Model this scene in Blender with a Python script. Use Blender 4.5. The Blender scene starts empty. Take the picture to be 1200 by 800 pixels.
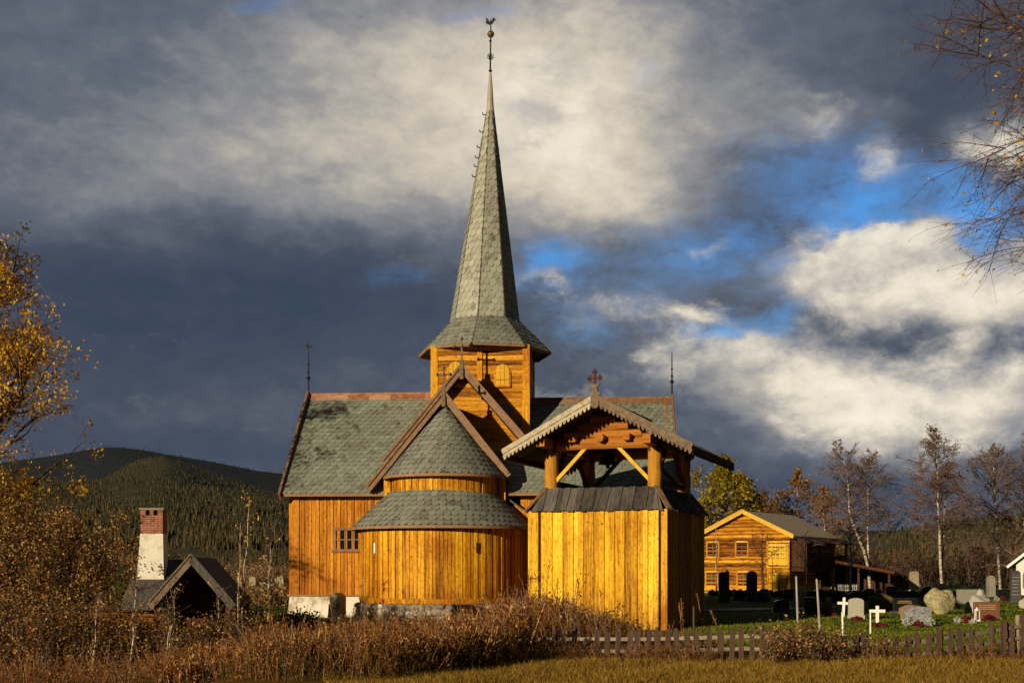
import bpy, math, random
import numpy as np
from math import sin, cos, tan, pi, radians, sqrt, atan2, hypot, exp
from mathutils import Vector, Matrix

scene = bpy.context.scene
COL = scene.collection
R = random.Random(11)
F = 1500.0            # focal length in pixels of the 1200 px wide photograph
EYE = 2.2             # eye height above the churchyard lawn

def PX(px, Y): return (px - 600.0) / F * Y
def PZ(py, Y): return EYE + (664.0 - py) / F * Y
def sstep(t):
    t = max(0.0, min(1.0, t)); return t * t * (3 - 2 * t)
def lerp(a, b, t): return a + (b - a) * t

# ------------------------------------------------------------------ ground height
def ground_z(x, y):
    z = -1.35 * sstep((-5.0 - x) / 7.0) * sstep((53.0 - y) / 9.0)
    z += 0.05 * sin(x * 0.7 + 1.3) * sin(y * 0.45) + 0.035 * sin(x * 1.7) * cos(y * 1.1 + 0.6)
    return z * (1.0 if y < 150 else 0.3)

# ------------------------------------------------------------------ mesh builder
class MB:
    def __init__(self):
        self.v = []; self.f = []
    def add(self, vs, fs):
        o = len(self.v); self.v.extend(vs)
        self.f.extend([tuple(i + o for i in f) for f in fs])
    def hexa(self, p):                      # 8 points: bottom loop 0-3, top loop 4-7
        self.add(p, [(3, 2, 1, 0), (4, 5, 6, 7), (0, 1, 5, 4), (1, 2, 6, 5), (2, 3, 7, 6), (3, 0, 4, 7)])
    def box(self, x0, x1, y0, y1, z0, z1):
        self.hexa([(x0, y0, z0), (x1, y0, z0), (x1, y1, z0), (x0, y1, z0),
                   (x0, y0, z1), (x1, y0, z1), (x1, y1, z1), (x0, y1, z1)])
    def bar(self, a, b, w, h, up=(0, 0, 1)):     # square bar from a to b: w across, h along up
        a = Vector(a); b = Vector(b); d = (b - a).normalized(); up = Vector(up)
        s = d.cross(up)
        if s.length < 1e-5: s = d.cross(Vector((1, 0, 0)))
        s.normalize(); u = s.cross(d).normalized()
        s *= w / 2; u *= h / 2
        self.hexa([tuple(a - s - u), tuple(a + s - u), tuple(b + s - u), tuple(b - s - u),
                   tuple(a - s + u), tuple(a + s + u), tuple(b + s + u), tuple(b - s + u)])
    def prism(self, poly, vec):             # polygon (list of 3D points) swept by vec
        n = len(poly); vec = Vector(vec)
        vs = [tuple(p) for p in poly] + [tuple(Vector(p) + vec) for p in poly]
        fs = [tuple(range(n)), tuple(range(2 * n - 1, n - 1, -1))]
        for i in range(n):
            j = (i + 1) % n
            fs.append((i, i + n, j + n, j))
        self.add(vs, fs)
    def tube(self, pts, rad, n=6, cap=True):
        pts = [Vector(p) for p in pts]; m = len(pts)
        if not hasattr(rad, '__len__'): rad = [rad] * m
        vs = []; prev = None
        for i, p in enumerate(pts):
            d = (pts[min(i + 1, m - 1)] - pts[max(i - 1, 0)])
            if d.length < 1e-9: d = Vector((0, 0, 1))
            d.normalize()
            if prev is None:
                a = d.orthogonal().normalized()
            else:
                a = prev - d * prev.dot(d)
                a = a.normalized() if a.length > 1e-6 else d.orthogonal().normalized()
            prev = a; b = d.cross(a)
            for k in range(n):
                t = 2 * pi * k / n
                vs.append(tuple(p + (a * cos(t) + b * sin(t)) * rad[i]))
        fs = []
        for i in range(m - 1):
            for k in range(n):
                k2 = (k + 1) % n
                fs.append((i * n + k, i * n + k2, (i + 1) * n + k2, (i + 1) * n + k))
        if cap:
            fs.append(tuple(range(n - 1, -1, -1))); fs.append(tuple(range((m - 1) * n, m * n)))
        self.add(vs, fs)
    def lathe(self, prof, n=16, c=(0, 0, 0), a0=0.0, a1=2 * pi, closed=True):   # prof: (r, z)
        vs = []; fs = []; m = len(prof); cnt = n if closed else n + 1
        for (r, z) in prof:
            for k in range(cnt):
                t = a0 + (a1 - a0) * k / n
                vs.append((c[0] + r * sin(t), c[1] - r * cos(t), c[2] + z))
        for i in range(m - 1):
            for k in range(n):
                k2 = (k + 1) % cnt if closed else k + 1
                fs.append((i * cnt + k, i * cnt + k2, (i + 1) * cnt + k2, (i + 1) * cnt + k))
        self.add(vs, fs)
    def poly(self, pts): self.add([tuple(p) for p in pts], [tuple(range(len(pts)))])
    def rock(self, c, r, seed, sub=3, rough=0.25, flat=0.0):
        import bmesh
        bm = bmesh.new(); bmesh.ops.create_icosphere(bm, subdivisions=sub, radius=1.0)
        rg = random.Random(seed); ph = [rg.uniform(0, 6.28) for _ in range(9)]
        pl = [(Vector((rg.gauss(0, 1), rg.gauss(0, 1), rg.gauss(0, 1))).normalized(), rg.uniform(0.62, 0.9)) for _ in range(7)]
        vs = []
        for v in bm.verts:
            p = v.co.copy()
            for nrm, dd in pl:
                q = p.dot(nrm)
                if q > dd: p -= nrm * (q - dd) * 0.85
            k = 1 + rough * (0.5 * sin(3 * p.x + ph[0]) * sin(3 * p.y + ph[1]) + 0.35 * sin(7 * p.z + ph[2]) * sin(6 * p.x + ph[3]) + 0.2 * sin(13 * p.y + ph[4] + 5 * p.x) * sin(11 * p.z + ph[5]))
            vs.append((c[0] + p.x * r[0] * k, c[1] + p.y * r[1] * k, c[2] + p.z * r[2] * k))
        bm.verts.index_update()
        self.add(vs, [tuple(v.index for v in f.verts) for f in bm.faces]); bm.free()
    def build(self, name, mat, parent=None, smooth=False):
        me = bpy.data.meshes.new(name)
        me.from_pydata(self.v, [], self.f); me.update()
        return finish(name, me, mat, parent, smooth)

def finish(name, me, mat, parent=None, smooth=False):
    if mat: me.materials.append(mat)
    if smooth: me.polygons.foreach_set('use_smooth', [True] * len(me.polygons))
    o = bpy.data.objects.new(name, me); COL.objects.link(o)
    if parent is not None: o.parent = parent
    return o

def np_mesh(name, V, Q, mat, parent=None):          # V (n,3), Q (m,k)
    V = np.asarray(V, dtype=np.float32); Q = np.asarray(Q, dtype=np.int32)
    me = bpy.data.meshes.new(name); k = Q.shape[1]
    me.vertices.add(len(V)); me.vertices.foreach_set('co', V.ravel())
    me.loops.add(Q.size); me.loops.foreach_set('vertex_index', Q.ravel())
    me.polygons.add(len(Q))
    me.polygons.foreach_set('loop_start', np.arange(0, Q.size, k, dtype=np.int32))
    me.polygons.foreach_set('loop_total', np.full(len(Q), k, dtype=np.int32))
    me.update(calc_edges=True); me.validate()
    return finish(name, me, mat, parent)

def tag(o, label=None, cat=None, group=None, kind=None):
    if label: o['label'] = label
    if cat: o['category'] = cat
    if group: o['group'] = group
    if kind: o['kind'] = kind
    return o
def empty(name, loc, rz, label, cat, group=None):
    o = bpy.data.objects.new(name, None); COL.objects.link(o)
    o.location = loc; o.rotation_euler = (0, 0, rz); o.empty_display_size = 0.3
    return tag(o, label, cat, group)

# ------------------------------------------------------------------ materials
def nodes_of(m):
    m.use_nodes = True; nt = m.node_tree; nt.nodes.clear(); return nt
class NT:
    def __init__(self, nt): self.nt = nt
    def n(self, t, **kw):
        x = self.nt.nodes.new(t)
        for k, v in kw.items():
            if k == 'inp':
                for a, b in v.items():
                    if hasattr(b, 'is_output'): self.nt.links.new(b, x.inputs[a])
                    else: x.inputs[a].default_value = b
            else: setattr(x, k, v)
        return x
    def math(self, op, a, b=0.0, c=0.0, clamp=False):
        x = self.n('ShaderNodeMath', operation=op, use_clamp=clamp)
        for i, q in enumerate((a, b, c)):
            if hasattr(q, 'is_output'): self.nt.links.new(q, x.inputs[i])
            else: x.inputs[i].default_value = q
        return x.outputs[0]
    def ramp(self, fac, stops):
        x = self.n('ShaderNodeValToRGB'); self.nt.links.new(fac, x.inputs[0])
        e = x.color_ramp.elements
        while len(e) < len(stops): e.new(0.5)
        for el, (p, c) in zip(e, stops):
            el.position = p; el.color = (*c, 1.0) if len(c) == 3 else c
        return x.outputs[0]
    def mix(self, fac, a, b, mode='MIX'):
        x = self.n('ShaderNodeMix', data_type='RGBA', blend_type=mode)
        for i, q in ((0, fac), (6, a), (7, b)):
            if hasattr(q, 'is_output'): self.nt.links.new(q, x.inputs[i])
            elif i == 0: x.inputs[0].default_value = q
            else: x.inputs[i].default_value = (*q, 1.0)
        return x.outputs[2]

def noise(g, vec, scale, detail=4, rough=0.55, dist=0.0):
    x = g.n('ShaderNodeTexNoise', inp={'Scale': scale, 'Detail': detail, 'Roughness': rough, 'Distortion': dist})
    if vec is not None: g.nt.links.new(vec, x.inputs['Vector'])
    return x.outputs[0]
def mapped(g, vec, sc):
    x = g.n('ShaderNodeMapping', inp={'Scale': sc}); g.nt.links.new(vec, x.inputs['Vector']); return x.outputs[0]

def surf(name, cols, grain=(1, 1, 1), nscale=3.0, island=0.35, rough=0.8, bump=0.3, bscale=None, spots=None,
         spec=0.2, transl=0.0, metal=0.0, bdist=0.03, big=None, low=None, streak=None):
    """cols: list of colours from dark to light; grain: mapping scale of the object coordinates."""
    m = bpy.data.materials.new(name); nt = nodes_of(m); g = NT(nt)
    tc = g.n('ShaderNodeTexCoord').outputs['Object']
    geo = g.n('ShaderNodeNewGeometry')
    isl = geo.outputs['Random Per Island']
    # shift every island so the grain does not run through neighbouring boards
    off = g.n('ShaderNodeCombineXYZ')
    s1 = g.math('MULTIPLY', isl, 37.0)
    for i in range(3): nt.links.new(s1, off.inputs[i])
    vec = g.n('ShaderNodeVectorMath', operation='MULTIPLY', inp={0: tc, 1: grain}).outputs[0]
    vec = g.n('ShaderNodeVectorMath', operation='ADD', inp={0: vec, 1: off.outputs[0]}).outputs[0]
    n1 = noise(g, vec, nscale, 6, 0.62, 0.4)
    t = g.math('MULTIPLY_ADD', g.math('SUBTRACT', isl, 0.5), island, g.math('MULTIPLY_ADD', g.math('SUBTRACT', n1, 0.5), 1.5, 0.5), clamp=True)
    k = len(cols)
    c = g.ramp(t, [(i / (k - 1), cols[i]) for i in range(k)])
    if big:                                  # broad stains in world-size patches
        n2 = noise(g, tc, big[0], 3, 0.6)
        f = g.ramp(n2, [(big[1], (0, 0, 0)), (big[2], (1, 1, 1))])
        c = g.mix(f, c, g.mix(1.0, c, big[3], 'MULTIPLY'))
    if streak:                               # long dark runs and bleached strips along the grain
        vs_ = g.n('ShaderNodeVectorMath', operation='MULTIPLY', inp={0: tc, 1: streak[0]}).outputs[0]
        vs_ = g.n('ShaderNodeVectorMath', operation='ADD', inp={0: vs_, 1: off.outputs[0]}).outputs[0]
        n3 = noise(g, vs_, 1.0, 5, .65)
        c = g.mix(1.0, c, g.ramp(n3, [(.28, (.55, .42, .32)), (.42, (.90, .85, .78)), (.60, (1, 1, 1)), (.75, (1.10, 1.15, 1.22))]), 'MULTIPLY')
        sc4 = [6.0 if q < 1 else 13.0 for q in streak[0]]
        vf_ = g.n('ShaderNodeVectorMath', operation='MULTIPLY', inp={0: tc, 1: tuple(sc4)}).outputs[0]
        n4 = noise(g, vf_, 1.0, 3, .7)
        c = g.mix(1.0, c, g.ramp(n4, [(.30, (.50, .36, .26)), (.42, (.86, .80, .72)), (.52, (1, 1, 1)), (.72, (1.16, 1.2, 1.3))]), 'MULTIPLY')
    if low:                                  # darker weathering upwards from height low[0] to low[1]
        z = g.n('ShaderNodeSeparateXYZ', inp={0: tc}).outputs[2]
        f = g.n('ShaderNodeMapRange', inp={0: g.math('ADD', z, g.math('MULTIPLY', g.math('SUBTRACT', n1, 0.5), low[3])), 1: low[0], 2: low[1]}).outputs[0]
        c = g.mix(f, g.mix(1.0, c, low[2], 'MULTIPLY'), c)
    if spots:                                # dark knots
        vv = g.n('ShaderNodeVectorMath', operation='MULTIPLY', inp={0: tc, 1: spots[0]}).outputs[0]
        vv = g.n('ShaderNodeVectorMath', operation='ADD', inp={0: vv, 1: off.outputs[0]}).outputs[0]
        vo = g.n('ShaderNodeTexVoronoi', inp={'Scale': 1.0, 'Vector': vv}).outputs['Distance']
        f = g.ramp(vo, [(spots[1] * 0.45, (1, 1, 1)), (spots[1], (0, 0, 0))])
        c = g.mix(f, c, spots[2])
    p = g.n('ShaderNodeBsdfPrincipled', inp={'Base Color': c, 'Roughness': rough, 'Specular IOR Level': spec, 'Metallic': metal})
    if bump:
        nb = n1 if bscale is None else noise(g, vec, bscale, 5, 0.65)
        b = g.n('ShaderNodeBump', inp={'Strength': bump, 'Distance': bdist, 'Height': nb})
        nt.links.new(b.outputs[0], p.inputs['Normal'])
    out = g.n('ShaderNodeOutputMaterial')
    if transl:
        tr = g.n('ShaderNodeBsdfTranslucent', inp={'Color': c})
        mx = g.n('ShaderNodeMixShader', inp={0: transl, 1: p.outputs[0], 2: tr.outputs[0]})
        nt.links.new(mx.outputs[0], out.inputs[0])
    else:
        nt.links.new(p.outputs[0], out.inputs[0])
    return m

M = {}
KV = ((5, 5, 2.2), 0.13, (0.09, 0.025, 0.004))
KH = ((2.2, 5, 5), 0.13, (0.09, 0.025, 0.004))
VG = (12, 12, 0.5); HG = (0.55, 9, 9)
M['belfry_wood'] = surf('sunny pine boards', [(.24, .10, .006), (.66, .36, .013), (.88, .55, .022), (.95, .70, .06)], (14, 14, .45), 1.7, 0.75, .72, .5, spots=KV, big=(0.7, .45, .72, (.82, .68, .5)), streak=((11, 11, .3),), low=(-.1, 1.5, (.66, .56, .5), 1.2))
M['apse_wood'] = surf('tarred pine boards', [(.13, .042, .003), (.52, .235, .010), (.76, .395, .015), (.88, .56, .035)], VG, 1.7, 0.6, .7, .35, spots=KV, big=(0.55, .46, .75, (.70, .5, .4)), streak=((10, 10, .3),), low=(.5, 1.5, (.62, .5, .42), .9))
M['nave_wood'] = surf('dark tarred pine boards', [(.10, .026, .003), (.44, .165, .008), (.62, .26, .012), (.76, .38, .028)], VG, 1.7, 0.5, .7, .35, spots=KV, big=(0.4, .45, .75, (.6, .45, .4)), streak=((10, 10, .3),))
M['shutter_wood'] = surf('pale shutter boards', [(.26, .12, .010), (.60, .34, .022), (.78, .52, .05)], VG, 1.7, 0.5, .7, .35)
M['tower_wood'] = surf('weathered log cladding', [(.10, .03, .004), (.44, .175, .009), (.62, .285, .014), (.76, .42, .035)], HG, 1.7, 0.8, .75, .35, spots=KH, streak=((.5, 4, 6),))
M['beam_wood'] = surf('old pine logs', [(.05, .012, .002), (.26, .082, .009), (.42, .16, .016), (.56, .26, .032)], HG, 1.4, 0.35, .7, .5, spots=KH)
M['post_wood'] = surf('old pine posts', [(.10, .028, .004), (.36, .15, .016), (.50, .24, .026), (.60, .33, .05)], VG, 1.4, 0.3, .7, .5, spots=KV)
M['yellow_wood'] = surf('fresh yellow pine', [(.40, .2, .015), (.62, .40, .03), (.74, .52, .06)], (6, 6, 6), 1.2, 0.2, .65, .2)
M['log_house'] = surf('ochre log wall', [(.06, .017, .003), (.32, .115, .008), (.58, .25, .014), (.76, .42, .03)], (.9, .9, 6), 1.7, 0.9, .75, .5)
M['house_trim'] = surf('yellow painted trim', [(.42, .23, .025), (.62, .37, .04), (.70, .46, .07)], (5, 5, 5), 1.0, 0.2, .7, .2)
M['dark_wood'] = surf('old dark boards', [(.018, .009, .004), (.05, .022, .009), (.09, .04, .015)], VG, 1.5, .5, .8, .4)
M['porch_wood'] = surf('dark red brown boards', [(.03, .01, .004), (.08, .026, .009), (.13, .045, .015)], VG, 1.5, .5, .8, .4)
M['hut_wood'] = surf('brown hut logs', [(.03, .008, .002), (.13, .04, .006), (.24, .085, .011), (.36, .14, .02)], HG, 1.5, .6, .8, .5)
M['brown_trim'] = surf('reddish brown bargeboards', [(.07, .04, .025), (.17, .095, .055), (.25, .15, .09), (.30, .20, .13)], (3, 3, 3), 1.6, .35, .8, .4)
M['grey_trim'] = surf('silvered bargeboards', [(.16, .12, .08), (.34, .28, .20), (.50, .44, .33), (.58, .52, .42)], (2.5, 4, 4), 1.8, .3, .8, .4)
M['grey_brown_trim'] = surf('grey brown bargeboards', [(.07, .045, .028), (.16, .115, .075), (.26, .2, .14)], (2.5, 4, 4), 1.8, .3, .8, .4)
M['shake'] = surf('weathered roof boards', [(.022, .019, .017), (.060, .052, .046), (.10, .088, .079), (.155, .138, .122)], (6, 1.2, 1.2), 2.0, .6, .85, .5)
M['roof_edge'] = surf('pale tan eave boards', [(.14, .07, .035), (.27, .15, .075), (.36, .22, .12)], (2, 2, 4), 1.5, .3, .8, .3)
M['copper'] = surf('reddish ridge flashing', [(.12, .05, .03), (.28, .12, .07), (.42, .24, .15), (.5, .34, .24)], (1.2, 4, 4), 2.4, .5, .6, .3)
M['iron'] = surf('dark wrought iron', [(.012, .010, .009), (.03, .024, .02)], (4, 4, 4), 2, .1, .7, .1)
M['zinc'] = surf('pale zinc spire tip', [(.24, .22, .18), (.36, .34, .27), (.45, .42, .34)], (4, 4, 1), 2, .1, .55, .1)
M['brass'] = surf('tarnished gilt ball', [(.10, .06, .02), (.22, .15, .05)], (3, 3, 3), 2, .1, .45, .1, metal=.5)
def slate(name, base, lo=.62, hi=1.3):
    c = [tuple(x * k for x in base) for k in (.35, .80, .95, 1.02, 1.2)]
    c[1] = (base[0] * .84, base[1] * .76, base[2] * .78)
    return surf(name, c, (2.4, 2.4, 2.4), 1.8, .62, .62, .35, spec=.3, big=(.5, .45, .72, (.80, .78, .80)))
M['slate'] = slate('green grey slate', (.225, .245, .200))
M['slate_nave'] = slate('mossy green slate', (.235, .265, .212))
M['slate_spire'] = slate('pale spire slate', (.345, .36, .29))
M['slate_edge'] = surf('lead hip strips', [(.06, .055, .045), (.12, .115, .09)], (2, 2, 2), 2, .2, .7, .2)
M['whitewash'] = surf('flaking whitewash', [(.35, .30, .22), (.66, .62, .52), (.74, .71, .62), (.76, .73, .65)], (1, 1, 1), 1.5, 0, .9, .5, bscale=5, big=(1.6, .52, .66, (.58, .48, .38)))
M['rubble'] = surf('pale rubble stone', [(.16, .13, .10), (.34, .29, .22), (.48, .43, .34), (.56, .51, .42)], (2, 2, 2), 1.6, .9, .9, .8, bscale=4)
M['granite'] = surf('grey granite', [(.13, .12, .10), (.24, .22, .18), (.34, .31, .26)], (3, 3, 3), 3, .2, .85, .4)
M['pale_granite'] = surf('light grey granite', [(.26, .24, .20), (.38, .36, .30), (.46, .43, .37)], (4, 4, 4), 3, .2, .85, .3)
M['beige_stone'] = surf('beige lichen stone', [(.16, .13, .08), (.30, .25, .16), (.42, .36, .25)], (2, 2, 2), 3, .2, .9, .6)
M['brown_stone'] = surf('brown field stone', [(.09, .055, .035), (.19, .12, .075), (.28, .19, .12)], (2, 2, 2), 3, .2, .9, .6)
M['dark_stone'] = surf('blue grey stone', [(.025, .026, .028), (.06, .06, .062), (.10, .098, .095)], (3, 3, 3), 3, .2, .75, .3)
M['black_stone'] = surf('polished black stone', [(.006, .006, .007), (.014, .013, .013)], (4, 4, 4), 3, .1, .22, .03, spec=.4)
M['red_granite'] = surf('red brown granite', [(.09, .035, .02), (.16, .065, .038), (.22, .10, .06)], (9, 9, 9), 3, .1, .4, .05, spec=.4)
M['rust_stone'] = surf('rust brown carved stone', [(.05, .03, .018), (.12, .07, .04), (.19, .12, .07)], (3, 3, 3), 3, .1, .8, .4)
M['lichen_stone'] = surf('lichen covered boulder', [(.06, .05, .035), (.20, .18, .13), (.36, .32, .20), (.52, .45, .08), (.48, .44, .30)], (3, 3, 3), 2.2, 0, .9, 1.0, bscale=3, bdist=.08)
M['speckled_slate'] = surf('flaked slate slab', [(.05, .05, .055), (.13, .13, .14), (.30, .30, .31), (.48, .47, .46)], (4, 4, 4), 3.0, .1, .6, .7, bscale=3)
M['white_paint'] = surf('white paint', [(.66, .64, .58), (.78, .76, .71), (.8, .79, .75)], (3, 3, 3), 2, .05, .6, .1)
M['white_wall'] = surf('white painted boards', [(.5, .48, .44), (.66, .64, .60), (.72, .70, .66)], (1, 1, 8), 2, .2, .8, .2)
M['gilt'] = surf('gilt lettering', [(.35, .24, .08), (.5, .36, .14)], (3, 3, 3), 2, .05, .5, .05)
M['pole'] = surf('grey weathered pole', [(.20, .19, .18), (.34, .33, .31), (.42, .41, .39)], (3, 3, 1), 2, .1, .7, .1)
M['fence'] = surf('weathered fence pickets', [(.018, .010, .007), (.05, .029, .021), (.09, .055, .04), (.15, .10, .075)], VG, 1.5, .7, .85, .5)
M['fence_rail'] = surf('pale fence rails', [(.12, .09, .06), (.26, .21, .15), (.36, .3, .22)], HG, 1.5, .3, .85, .4)
M['brick'] = None
def brick_mat():
    m = bpy.data.materials.new('red chimney brick'); nt = nodes_of(m); g = NT(nt)
    tc = g.n('ShaderNodeTexCoord').outputs['Object']
    s = g.n('ShaderNodeSeparateXYZ', inp={0: tc})
    c = g.n('ShaderNodeCombineXYZ'); nt.links.new(g.math('ADD', s.outputs[0], s.outputs[1]), c.inputs[0]); nt.links.new(s.outputs[2], c.inputs[1])
    b = g.n('ShaderNodeTexBrick', inp={'Vector': c.outputs[0], 'Color1': (.36, .085, .035, 1), 'Color2': (.22, .05, .025, 1), 'Mortar': (.33, .27, .2, 1), 'Scale': 1.0, 'Mortar Size': .008, 'Brick Width': .24, 'Row Height': .075})
    col = g.mix(g.ramp(noise(g, tc, 5, 5), [(.45, (0, 0, 0)), (.75, (1, 1, 1))]), b.outputs[0], (.09, .05, .035))
    bp = g.n('ShaderNodeBump', inp={'Strength': .5, 'Distance': .01, 'Height': noise(g, tc, 22, 4)})
    p = g.n('ShaderNodeBsdfPrincipled', inp={'Base Color': col, 'Roughness': .9, 'Normal': bp.outputs[0]})
    nt.links.new(p.outputs[0], g.n('ShaderNodeOutputMaterial').inputs[0]); return m
M['brick'] = brick_mat()
def glass_mat(name, tint=(.02, .025, .03)):
    m = bpy.data.materials.new(name); nt = nodes_of(m); g = NT(nt)
    p = g.n('ShaderNodeBsdfPrincipled', inp={'Base Color': (*tint, 1), 'Roughness': .25, 'Specular IOR Level': .08})
    nt.links.new(p.outputs[0], g.n('ShaderNodeOutputMaterial').inputs[0]); return m
M['glass'] = glass_mat('dark window glass', (.006, .007, .009))
M['blue_glass'] = glass_mat('blue round pane', (.16, .22, .28))
def leafy(name, cols, tr=.3, nscale=.6):
    return surf(name, cols, (1, 1, 1), nscale, 1.1, .75, 0, transl=tr, spec=.15)
M['gold_leaf'] = leafy('golden birch leaves', [(.50, .20, .010), (.84, .42, .018), (.92, .58, .03), (.95, .70, .10)], .5)
M['olive_leaf'] = leafy('olive willow leaves', [(.06, .028, .009), (.19, .09, .022), (.33, .17, .042), (.54, .34, .12)], .25)
M['green_leaf'] = leafy('yellow green leaves', [(.06, .05, .005), (.17, .13, .010), (.30, .22, .015), (.44, .32, .025)], .3)
M['amber_leaf'] = leafy('amber leaves', [(.10, .04, .008), (.24, .115, .015), (.38, .22, .035)], .3)
M['rust_leaf'] = leafy('rusty brown leaves', [(.05, .018, .008), (.13, .048, .016), (.22, .09, .026)], .2)
M['twig'] = surf('reddish brown twigs', [(.055, .034, .028), (.13, .085, .07), (.20, .14, .115)], (1, 1, 1), 2, .8, .9, 0)
M['twig_dark'] = surf('dark brown twigs', [(.03, .016, .012), (.075, .04, .028), (.13, .075, .05)], (1, 1, 1), 2, .8, .9, 0)
M['twig_grey'] = surf('grey brown twigs', [(.08, .05, .035), (.16, .11, .075), (.24, .17, .12)], (1, 1, 1), 2, .8, .9, 0)
M['willow_stem'] = surf('grey olive willow stems', [(.03, .02, .012), (.08, .055, .035), (.13, .095, .06)], (1, 1, 1), 2, .8, .9, 0)
M['bark'] = surf('dark bark', [(.02, .012, .008), (.06, .04, .025), (.11, .08, .05)], (4, 4, 1), 2, .2, .9, .6)
def birch_bark():
    m = bpy.data.materials.new('white birch bark'); nt = nodes_of(m); g = NT(nt)
    tc = g.n('ShaderNodeTexCoord').outputs['Object']
    n1 = noise(g, mapped(g, tc, (2.5, 2.5, 7)), 1.2, 5, .6)
    c = g.ramp(n1, [(.38, (.03, .02, .015)), (.46, (.34, .27, .19)), (.6, (.58, .5, .39)), (.8, (.42, .3, .19))])
    p = g.n('ShaderNodeBsdfPrincipled', inp={'Base Color': c, 'Roughness': .85})
    nt.links.new(p.outputs[0], g.n('ShaderNodeOutputMaterial').inputs[0]); return m
M['birch'] = birch_bark()
M['weed'] = leafy('dry willowherb', [(.04, .015, .007), (.21, .075, .022), (.42, .17, .046), (.66, .40, .15)], .25, .35)
M['weed_pale'] = leafy('pale seed heads', [(.16, .09, .05), (.34, .22, .13), (.50, .38, .26)], .3)
M['weed_green'] = leafy('late green undergrowth', [(.03, .03, .006), (.075, .075, .012), (.13, .12, .02), (.2, .16, .03)], .25)
M['grass_gold'] = leafy('golden field grass', [(.07, .045, .008), (.21, .12, .015), (.34, .20, .026), (.50, .33, .07)], .3, .8)
M['grass_green'] = leafy('green lawn grass', [(.055, .075, .006), (.16, .20, .013), (.28, .29, .022)], .3, .3)
M['heather_red'] = leafy('red heather', [(.07, .008, .010), (.17, .016, .02), (.24, .045, .04)], .2)
M['heather_white'] = leafy('silver foliage', [(.25, .25, .22), (.45, .45, .40), (.6, .6, .54)], .2)
# ------------------------------------------------------------------ camera, sun, sky
cam = bpy.data.cameras.new('camera'); cam.lens = F / 1200 * 36; cam.sensor_width = 36; cam.shift_y = 264 / 1200
cam.clip_start = 0.1; cam.clip_end = 30000
co = bpy.data.objects.new('camera', cam); COL.objects.link(co); co.location = (0, 0, EYE); co.rotation_euler = (pi / 2, 0, 0)
scene.camera = co
SUN_AZ, SUN_EL = radians(37.3), radians(12.5)          # to the left behind the viewer, low
sd = Vector((-sin(SUN_AZ) * cos(SUN_EL), -cos(SUN_AZ) * cos(SUN_EL), sin(SUN_EL)))
sl = bpy.data.lights.new('sun', 'SUN'); sl.energy = 5.0; sl.angle = radians(0.53); sl.color = (1.0, 0.82, 0.55)
so = bpy.data.objects.new('sun', sl); COL.objects.link(so); so.location = (-30, -40, 30)
so.rotation_euler = (-sd).to_track_quat('-Z', 'Y').to_euler()
scene.view_settings.view_transform = 'Standard'; scene.view_settings.look = 'None'
scene.view_settings.exposure = 0; scene.view_settings.gamma = 1
scene.render.engine = 'CYCLES'
scene.cycles.max_bounces = 6; scene.cycles.diffuse_bounces = 3; scene.cycles.transparent_max_bounces = 4
scene.cycles.use_denoising = True

w = bpy.data.worlds.new('World'); scene.world = w; w.use_nodes = True
nt = w.node_tree; nt.nodes.clear(); g = NT(nt)
sky = g.n('ShaderNodeTexSky', sky_type='NISHITA', sun_disc=False, sun_elevation=SUN_EL, sun_rotation=pi + SUN_AZ, altitude=700, air_density=1.0, dust_density=.4, ozone_density=2.5)
dirv = g.n('ShaderNodeTexCoord').outputs['Generated']
def wn(sc, seed, det=5, rough=.55, aniso=1.0):
    mp = g.n('ShaderNodeMapping', inp={'Location': (seed, seed * .37, -seed), 'Scale': (sc * .8, sc * .8, sc * aniso)})
    nt.links.new(dirv, mp.inputs['Vector'])
    x = g.n('ShaderNodeTexNoise', inp={'Scale': 1.0, 'Detail': det, 'Roughness': rough, 'Distortion': 0.25}); nt.links.new(mp.outputs[0], x.inputs['Vector'])
    return x.outputs[0]
sp = g.n('ShaderNodeSeparateXYZ', inp={0: dirv})
az = g.math('ARCTAN2', sp.outputs[0], sp.outputs[1]); el = g.math('ARCSINE', sp.outputs[2])
w1 = wn(7, 3.1, 4, .5, 1.5); w2 = wn(7, 9.7, 4, .5, 1.5); w3 = wn(34, 5.3, 6, .62, 1.3); w4 = wn(34, 1.9, 6, .62, 1.3)
azw = g.math('ADD', az, g.math('ADD', g.math('MULTIPLY_ADD', w1, .11, -.055), g.math('MULTIPLY_ADD', w3, .045, -.0225)))
elw = g.math('ADD', el, g.math('ADD', g.math('MULTIPLY_ADD', w2, .085, -.0425), g.math('MULTIPLY_ADD', w4, .034, -.017)))
pv = g.n('ShaderNodeCombineXYZ'); nt.links.new(azw, pv.inputs[0]); nt.links.new(elw, pv.inputs[1])
def blob(px, py, rx, ry):
    a0 = math.atan2(px - 600, F); e0 = math.atan2(664 - py, hypot(F, px - 600))
    sx, sy = F / rx, F / ry
    d = g.n('ShaderNodeVectorMath', operation='MULTIPLY_ADD', inp={0: pv.outputs[0], 1: (sx, sy, 0), 2: (-a0 * sx, -e0 * sy, 0)})
    q = g.n('ShaderNodeVectorMath', operation='DOT_PRODUCT', inp={0: d.outputs[0], 1: d.outputs[0]})
    return g.math('POWER', 0.3679, q.outputs['Value'])
def field(base, blobs):
    acc = base
    for (px, py, rx, ry, a) in blobs:
        acc = g.math('MULTIPLY_ADD', blob(px, py, rx, ry), a, acc)
    return acc
n_big = wn(6, 2.2, 5, .55, 1.8); n_mid = wn(17, 7.7, 6, .6, 1.6); n_fine = wn(60, 4.4, 6, .65, 1.3)
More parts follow.
